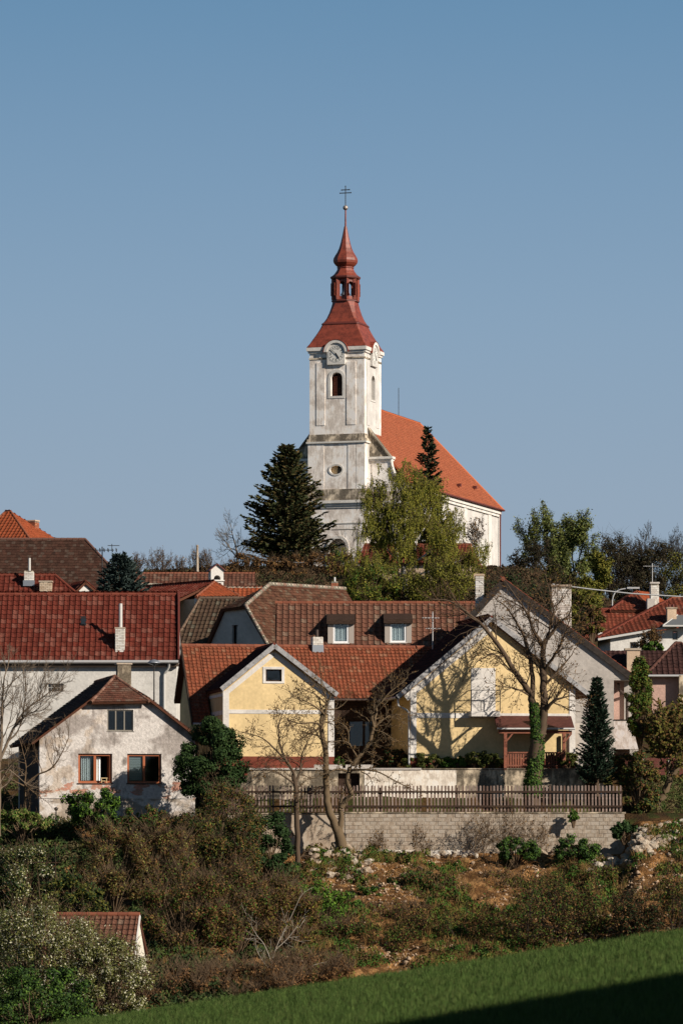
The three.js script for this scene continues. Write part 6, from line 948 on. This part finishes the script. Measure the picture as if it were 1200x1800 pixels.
  s = new Site(44, 1440, 190.5); R = rnd(15); W = new Wood(); tips = [];
  limbs(W, s, [{ pts: [[44, 1446], [45, 1410], [44, 1378]], r0: 2.6, r1: 2, n: 3, end: 0, len: .5, lv: 2 }, { pts: [[44, 1380], [66, 1362], [92, 1350, .2], [110, 1322, .3], [120, 1300, .3]], r0: 1.9, r1: .7, n: 11, len: .7, lv: 2 }, { pts: [[44, 1378], [56, 1390, .3], [70, 1400, .4]], r0: 1.6, r1: .6, n: 6, len: .6, lv: 2 }, { pts: [[44, 1380], [46, 1345], [40, 1318]], r0: 1.7, r1: .7, n: 9, len: .7, lv: 2 }, { pts: [[44, 1382], [24, 1372, .3], [6, 1362, .4]], r0: 1.6, r1: .6, n: 7, len: .6, lv: 2 }], o, R, tips);
  plant('bare_tree', 'small bare tree at the left corner of the old house', 'tree', s, W, bark.twig, null);
  // leaning trunk at right
  s = new Site(1150, 1440, 199); R = rnd(16); W = new Wood(); tips = []; o = { ...o, wob: .4, up: .03, ang: .8 };
  limbs(W, s, [{ pts: [[1146, 1450], [1156, 1415], [1168, 1390], [1180, 1362], [1198, 1338], [1215, 1318]], r0: 8, r1: 5, n: 6, len: .8, lv: 2, t0: .5 }, { pts: [[1172, 1384], [1174, 1350], [1184, 1310], [1178, 1280]], r0: 3, r1: 1, n: 12, len: .9, lv: 3 }, { pts: [[1184, 1356], [1196, 1300], [1200, 1262]], r0: 3, r1: 1, n: 10, len: .9, lv: 3 }], o, R, tips);
  Lf = new Leafage([...G.olive, ...G.bud], R); for (const [p] of tips) Lf.leaf(p.x, p.y, p.z, .1, 0, .2, 1, 1.4);
  plant('leaning_tree', 'leaning mossy trunk at the right edge of the yard', 'tree', s, W, bark.ochre, Lf);
}
bush('garden_bush', 'dark brown-leaved bush right of the picket fence', 1124, 1440, 66, 118, 198, { cols: [...G.dark, ...G.brown, ...G.olive], n: 11000, size: .08, clumps: 60, cr: .3, twigs: 260 });
bush('garden_bush', 'dusky leafy bush below the pink house', 1175, 1350, 74, 118, 208, { cols: [...G.dark, ...G.olive, ...G.brown], n: 13000, size: .08, clumps: 60, cr: .32, twigs: 300 });
bush('garden_bush', 'orange-brown leaved bush under the balcony', 1098, 1372, 56, 48, 201, { cols: [[.20, .075, .025], ...G.brown, ...G.olive], n: 2600, size: .1, clumps: 26, twigs: 90 });
bush('creeper_bush', 'small green ivy tuft on the white rubble', 1096, 1478, 40, 32, 194.2, { cols: G.dark, n: 1600, size: .1 });
bush('creeper_bush', 'green tuft growing high on the block wall', 1007, 1448, 18, 24, 195.6, { cols: G.mid, n: 380, size: .09 });
// courtyard planting
bush('courtyard_bush', 'dark bush in the shaded courtyard', 690, 1350, 48, 34, 201.6, { cols: [...G.dark, ...G.brown], n: 1500, size: .09, twigs: 80 });
bush('courtyard_bush', 'small green pot plant on the courtyard wall', 596, 1348, 16, 18, 199.4, { cols: G.mid, n: 400, size: .06 });
// thicket below
const thicket = [
  ['leaf_bush', 'bright green leafy bush at the foot of the old house', 160, 1452, 100, 66, 190.5, { cols: [...G.mid, ...G.lime, ...G.dark], n: 9100, size: 0.072, clumps: 44, twigs: 60, cr: .26 }],
  ['leaf_bush', 'sunlit green bush left of the old house front', 40, 1470, 110, 46, 190, { cols: [...G.mid, ...G.catkin], n: 6650, size: 0.072, twigs: 60 }],
  ['leaf_bush', 'low green undergrowth right of the old house front', 270, 1470, 130, 52, 190.5, { cols: [...G.mid, ...G.dark, ...G.brown], n: 8750, size: 0.072, twigs: 90 }],
  ['hazel_bush', 'tall pale catkin bush left of centre in the thicket', 200, 1600, 120, 160, 182, { cols: [...G.brown, ...G.bud, ...G.catkin, ...G.olive], n: 12600, size: 0.061, clumps: 70, twigs: 840, cr: .24 }],
  ['hazel_bush', 'pale budding bush right of the tall catkin bush', 285, 1590, 120, 150, 183, { cols: [...G.brown, ...G.bud, ...G.catkin, ...G.olive, ...G.brown], n: 11200, size: 0.061, clumps: 60, twigs: 840, cr: .24 }],
  ['dark_bush', 'big dark twiggy bush under the board fence', 395, 1560, 150, 178, 187, { cols: [...G.dark, ...G.brown, ...G.olive], n: 19250, size: 0.065, clumps: 70, twigs: 500, cr: .26 }],
  ['dark_bush', 'dark green bush beside the thin fruit tree', 470, 1545, 90, 120, 188, { cols: G.dark, n: 11375, size: 0.079, clumps: 44, cr: .28 }],
  ['blossom_bush', 'white blossoming shrub at the left edge under the bare trees', 40, 1600, 140, 110, 183, { cols: [...G.blossom, ...G.dark], n: 14000, size: 0.061, clumps: 60, twigs: 240, cr: .26 }],
  ['dark_bush', 'dark twiggy bush behind the shed ridge', 125, 1625, 130, 80, 175, { cols: [...G.dark, ...G.olive], n: 10500, size: 0.072, clumps: 44, twigs: 200 }],
  ['blossom_bush', 'big cream blossoming bush at the lower left corner', 70, 1815, 260, 235, 158, { cols: G.blossom, n: 36750, size: 0.054, clumps: 120, twigs: 500, cr: .2 }],
  ['blossom_bush', 'blossoming bush hiding the lower shed roof', 190, 1800, 150, 150, 157, { cols: G.blossom, n: 19250, size: 0.054, clumps: 70, twigs: 320, cr: .22 }],
  ['dark_bush', 'dark green leafy bush in the lower left corner', 60, 1850, 240, 150, 152, { cols: [...G.dark, ...G.mid], n: 21000, size: 0.065, clumps: 70, cr: .24 }],
  ['hazel_bush', 'olive budding bush right of the shed', 320, 1700, 150, 190, 178, { cols: [...G.brown, ...G.bud, ...G.olive, ...G.mid, ...G.brown], n: 16800, size: 0.061, clumps: 80, twigs: 1040, cr: .24 }],
  ['hazel_bush', 'brown olive bush in the middle of the thicket', 410, 1690, 150, 170, 179, { cols: [...G.brown, ...G.bud, ...G.olive, ...G.brown, ...G.mid], n: 15400, size: 0.061, clumps: 80, twigs: 1040, cr: .24 }],
  ['hazel_bush', 'yellowish budding bush below the thin fruit tree', 505, 1690, 120, 150, 180, { cols: [...G.brown, ...G.bud, ...G.yellow, ...G.olive, ...G.brown], n: 11200, size: 0.058, clumps: 70, twigs: 840, cr: .24 }],
  ['bramble', 'dry brown bramble tangle along the grass edge, left', 300, 1790, 190, 90, 168, { cols: G.brown, n: 6125, size: 0.065, clumps: 60, twigs: 1300, cr: .34 }],
  ['bramble', 'dry brown bramble tangle along the grass edge, centre', 430, 1780, 190, 90, 169, { cols: G.brown, n: 6125, size: 0.065, clumps: 60, twigs: 1300, cr: .34 }],
  ['bramble', 'dry brown bramble tangle below the white birch stems', 545, 1745, 150, 70, 171, { cols: G.brown, n: 4375, size: 0.065, clumps: 50, twigs: 1000, cr: .34 }],
  ['leaf_bush', 'fresh green bush at the left of the bank', 560, 1640, 90, 90, 184, { cols: [...G.lime, ...G.mid], n: 7875, size: 0.065, clumps: 44, twigs: 120 }],
  ['leaf_bush', 'green weedy clump on the bank below the rubble heap', 640, 1606, 120, 48, 189, { cols: [...G.mid, ...G.lime, ...G.dark], n: 8750, size: 0.065, clumps: 50, twigs: 120 }],
  ['leaf_bush', 'dark green weedy clump on top of the bank, centre', 730, 1580, 120, 46, 190, { cols: [...G.dark, ...G.mid, ...G.brown], n: 8400, size: 0.065, clumps: 50, twigs: 160 }],
  ['leaf_bush', 'green ivy clump at the foot of the block wall', 905, 1518, 80, 44, 193, { cols: [...G.dark, ...G.mid], n: 6300, size: 0.072, clumps: 40, twigs: 60 }],
  ['leaf_bush', 'green shrub below the right end of the block wall', 1010, 1520, 80, 50, 193, { cols: [...G.mid, ...G.dark], n: 6300, size: 0.072, clumps: 40, twigs: 90 }],
  ['leaf_bush', 'olive shrub on the bank at the right edge', 1180, 1600, 110, 84, 190, { cols: [...G.olive, ...G.mid], n: 12250, size: 0.061, clumps: 60, twigs: 260, cr: .26 }],
  ['leaf_bush', 'olive scrub on top of the bank, right of the ivy clump', 1080, 1598, 130, 74, 190.5, { cols: [...G.olive, ...G.mid, ...G.brown], n: 12250, size: 0.061, clumps: 60, twigs: 260, cr: .26 }],
];
[[600, 1700, 100, 84, 'rust-brown shrub at the foot of the bank, leftmost'], [720, 1660, 110, 74, 'rust-brown shrub midway up the bank, left of centre'], [790, 1620, 100, 64, 'rust-brown shrub high on the bank at centre'], [880, 1600, 110, 70, 'rust-brown shrub high on the bank, right of centre'], [640, 1650, 90, 60, 'rust-brown shrub midway up the bank below the rubble heap'], [1150, 1640, 110, 80, 'rust-brown shrub low on the bank at the right edge']].forEach(([px, py, w, h, l], i) => thicket.push(['rust_shrub', l, px, py, w, h, 183 + (1700 - py) * .08, { cat: 'shrub', cols: i % 2 ? [...G.brown, ...G.olive, ...G.bud] : [...G.brown, ...G.mid, ...G.bud], n: 5200, size: .065, clumps: 60, twigs: 500, cr: .28, group: 'rust-brown shrubs on the bank' }]));
for (const [n, l, px, py, w, h, d, o] of thicket) bush(n, l, px, py, w, h, d, o);
[[675, 1735, 1575, 62, 'small budding tree at the left of the bare bank'], [828, 1700, 1555, 64, 'small budding tree with slim trunk on the ochre bank, centre'], [738, 1715, 1590, 46, 'low budding shrub left of the slim trunked tree'], [922, 1685, 1522, 72, 'broad budding tree right of centre on the bank'], [980, 1682, 1516, 64, 'budding tree between the broad one and the dark multi-stemmed one'], [1040, 1675, 1530, 60, 'thin budding tree left of the dark multi-stemmed shrub'], [1118, 1662, 1560, 78, 'dark multi-stemmed shrub tree near the right edge'], [1185, 1660, 1510, 70, 'budding tree at the right edge of the bank']].forEach(([px, py, top, w, l], i) => tree('budding_tree', l, px, py, top, 181 + (i % 3) * .9, { lv: 4, kids: [0, 3, 3, 4, 4], stems: i === 6 ? 5 : i % 2 ? 2 : 3, fan: i === 6 ? 1.1 : .7, foot: .3, halfw: w, r: .06, rmin: .006, bark: bark.dark, leaf: .6, cols: i === 6 ? [...G.dark, ...G.brown] : [...G.olive, ...G.mid, ...G.brown, ...G.brown], size: .06, spread: .15, first: .42, ang: .8, group: 'small budding trees on the bank' }));
[[735, 1505, 1440, 30, 'thin leafless sapling before the block wall, left'], [845, 1505, 1425, 60, 'wide leafless shrub before the middle of the block wall'], [895, 1505, 1400, 40, 'tall leafless sapling before the block wall'], [940, 1505, 1430, 40, 'leafless shrub before the right half of the block wall'], [670, 1512, 1450, 28, 'thin leafless sapling right of the leaning fruit tree']].forEach(([px, py, top, w, l]) => tree('leafless_sapling', l, px, py, top, 194.9, { cat: 'shrub', lv: 3, stems: 4, fan: 1.1, foot: .5, halfw: w, r: .018, rmin: .005, bark: bark.twig, up: .08, leaf: .12, cols: G.bud, size: .06, group: 'leafless saplings before the block wall' }));
{ // white birch stems in the thicket
  const s = new Site(478, 1700, 175), R = rnd(17), W = new Wood(), tips = [], o = { seg: 4, wob: .25, up: .06, ang: .6, kids: [0, 3, 3], lr: .6, rmin: .006 };
  limbs(W, s, [{ pts: [[476, 1706], [478, 1690], [492, 1650], [505, 1625], [526, 1580]], r0: 1.1, r1: .5, n: 6, len: .5, lv: 1 }, { pts: [[478, 1694], [464, 1660], [450, 1642], [436, 1615]], r0: .9, r1: .4, n: 5, len: .5, lv: 1 }, { pts: [[486, 1668], [505, 1650], [524, 1626]], r0: 1, r1: .5, n: 5, len: .5, lv: 1 }, { pts: [[474, 1704], [462, 1690], [452, 1672]], r0: .9, r1: .5, n: 3, len: .4, lv: 1 }, { pts: [[530, 1718], [545, 1700], [560, 1694], [580, 1690]], r0: 1.1, r1: .5, n: 3, len: .4, lv: 1 }], o, R, tips);
  plant('birch_sapling', 'white birch stems splayed in the thicket', 'tree', s, W, bark.whitish, null);
}
// ---------- ground cover ----------
function scatter(name, label, count, geo, m, at, tint) {
  const im = new THREE.InstancedMesh(geo, m, count), R = rnd(plantSeed++), m4 = new THREE.Matrix4(), q = new THREE.Quaternion(), e = new THREE.Euler(), c = new THREE.Color(); let i = 0, guard = 0;
  while (i < count && guard++ < count * 30) { const r = at(R); if (!r) continue; const [x, y, z, s] = r; q.setFromEuler(e.set((R() - .5) * .4, R() * 6.283, (R() - .5) * .4)); m4.compose(V(x, y, z), q, V(s, s * (.7 + .6 * R()), s)); im.setMatrixAt(i, m4); const t = tint[Math.floor(R() * tint.length)], k = .75 + .5 * R(); im.setColorAt(i, c.setRGB(t[0] * k, t[1] * k, t[2] * k)); i++; }
  im.count = i; sh(im); im.name = name; im.userData = { kind: 'stuff', label }; scene.add(im); return im;
}
function tuft(n, h, w, spread, seed, bend = .5) { const R = rnd(seed), v = []; for (let i = 0; i < n; i++) { const a = R() * 6.283, r = spread * Math.sqrt(R()), x = Math.cos(a) * r, z = Math.sin(a) * r, b = R() * 6.283, hh = h * (.6 + .6 * R()), dx = Math.cos(b) * w / 2, dz = Math.sin(b) * w / 2, lx = (R() - .5) * bend * hh, lz = (R() - .5) * bend * hh; const mx = x + lx * .35, mz = z + lz * .35, my = hh * .55; v.push(x - dx, 0, z - dz, x + dx, 0, z + dz, mx + dx * .8, my, mz + dz * .8, x - dx, 0, z - dz, mx + dx * .8, my, mz + dz * .8, mx - dx * .8, my, mz - dz * .8, mx - dx * .8, my, mz - dz * .8, mx + dx * .8, my, mz + dz * .8, x + lx, hh, z + lz); } const g = new THREE.BufferGeometry(); g.setAttribute('position', new THREE.Float32BufferAttribute(v, 3)); g.computeVertexNormals(); return g; }
const bladeMat = new THREE.MeshPhysicalMaterial({ color: 0xffffff, roughness: .8, specularIntensity: .25, side: THREE.DoubleSide });
scatter('grass', 'short meadow grass of the foreground field', 130000, tuft(16, .055, .005, .075, 5), bladeMat, (R) => { const d = 25 + R() * 25, x = -7 + R() * 16; return [x, groundY(x, d) - .01, -d, .8 + R() * .5]; }, [[.048, .083, .017], [.04, .07, .014], [.06, .095, .02], [.045, .077, .016], [.072, .092, .025]]);
const weed = (() => { const R = rnd(3), L = new Leafage([[1, 1, 1]], R); for (let i = 0; i < 34; i++) { const v = rv(R); L.leaf(v.x * .22, Math.abs(v.y) * .3 + .03, v.z * .22, .085, v.x, .6, v.z); } const g = L.geo(); g.deleteAttribute('color'); return g; })();
const bankAt = (x0, x1, d0, d1, cut, s) => (R) => { const x = x0 + R() * (x1 - x0), d = d0 + R() * (d1 - d0); if (fb2(x * .45 + 31, d * .5 + 12, 3, 17) < cut - .12 + .24 * R()) return null; return [x, groundY(x, d) - .02, -d, s * (.6 + .9 * R())]; };
scatter('weeds', 'low green weeds over the bank', 12000, weed, bladeMat, bankAt(-8, 40, 173, 194.8, .55, .75), [[.05, .10, .014], [.035, .075, .012], [.085, .085, .016], [.075, .045, .018]]);
scatter('dry_grass', 'dry straw and brown stalks over the bank', 11000, tuft(12, .42, .012, .14, 8, .9), bladeMat, bankAt(-8, 40, 172, 194.6, .50, .8), [[.30, .17, .055], [.20, .105, .04], [.12, .07, .028], [.34, .21, .08], [.09, .09, .018]]);
scatter('undergrowth', 'green undergrowth filling the thicket floor', 26000, weed, bladeMat, bankAt(-48, -2, 150, 193, .40, .95), [[.03, .05, .014], [.05, .07, .018], [.06, .05, .022], [.022, .038, .012]]);
scatter('yard_grass', 'rough grass and weeds round the houses', 5200, weed, bladeMat, (R) => { const x = R() < .5 ? -30 + R() * 25 : 13.6 + R() * 12, d = (x > 0 ? 197.5 : 189) + R() * 20; return [x, groundY(x, d), -d, (x > 0 ? .4 : .6) + R() * .5]; }, [[.05, .075, .018], [.075, .085, .025], [.10, .08, .035]]);
scatter('hill_scrub', 'brown scrub on the hillside below the church', 16000, weed, bladeMat, (R) => { const d = 340 + R() * 90, x = (R() - .5) * d * .2; return [x, groundY(x, d), -d, 1 + R() * 1.1]; }, [[.06, .036, .018], [.045, .03, .016], [.035, .036, .014], [.08, .05, .026]]);
renderer.render(scene, camera);
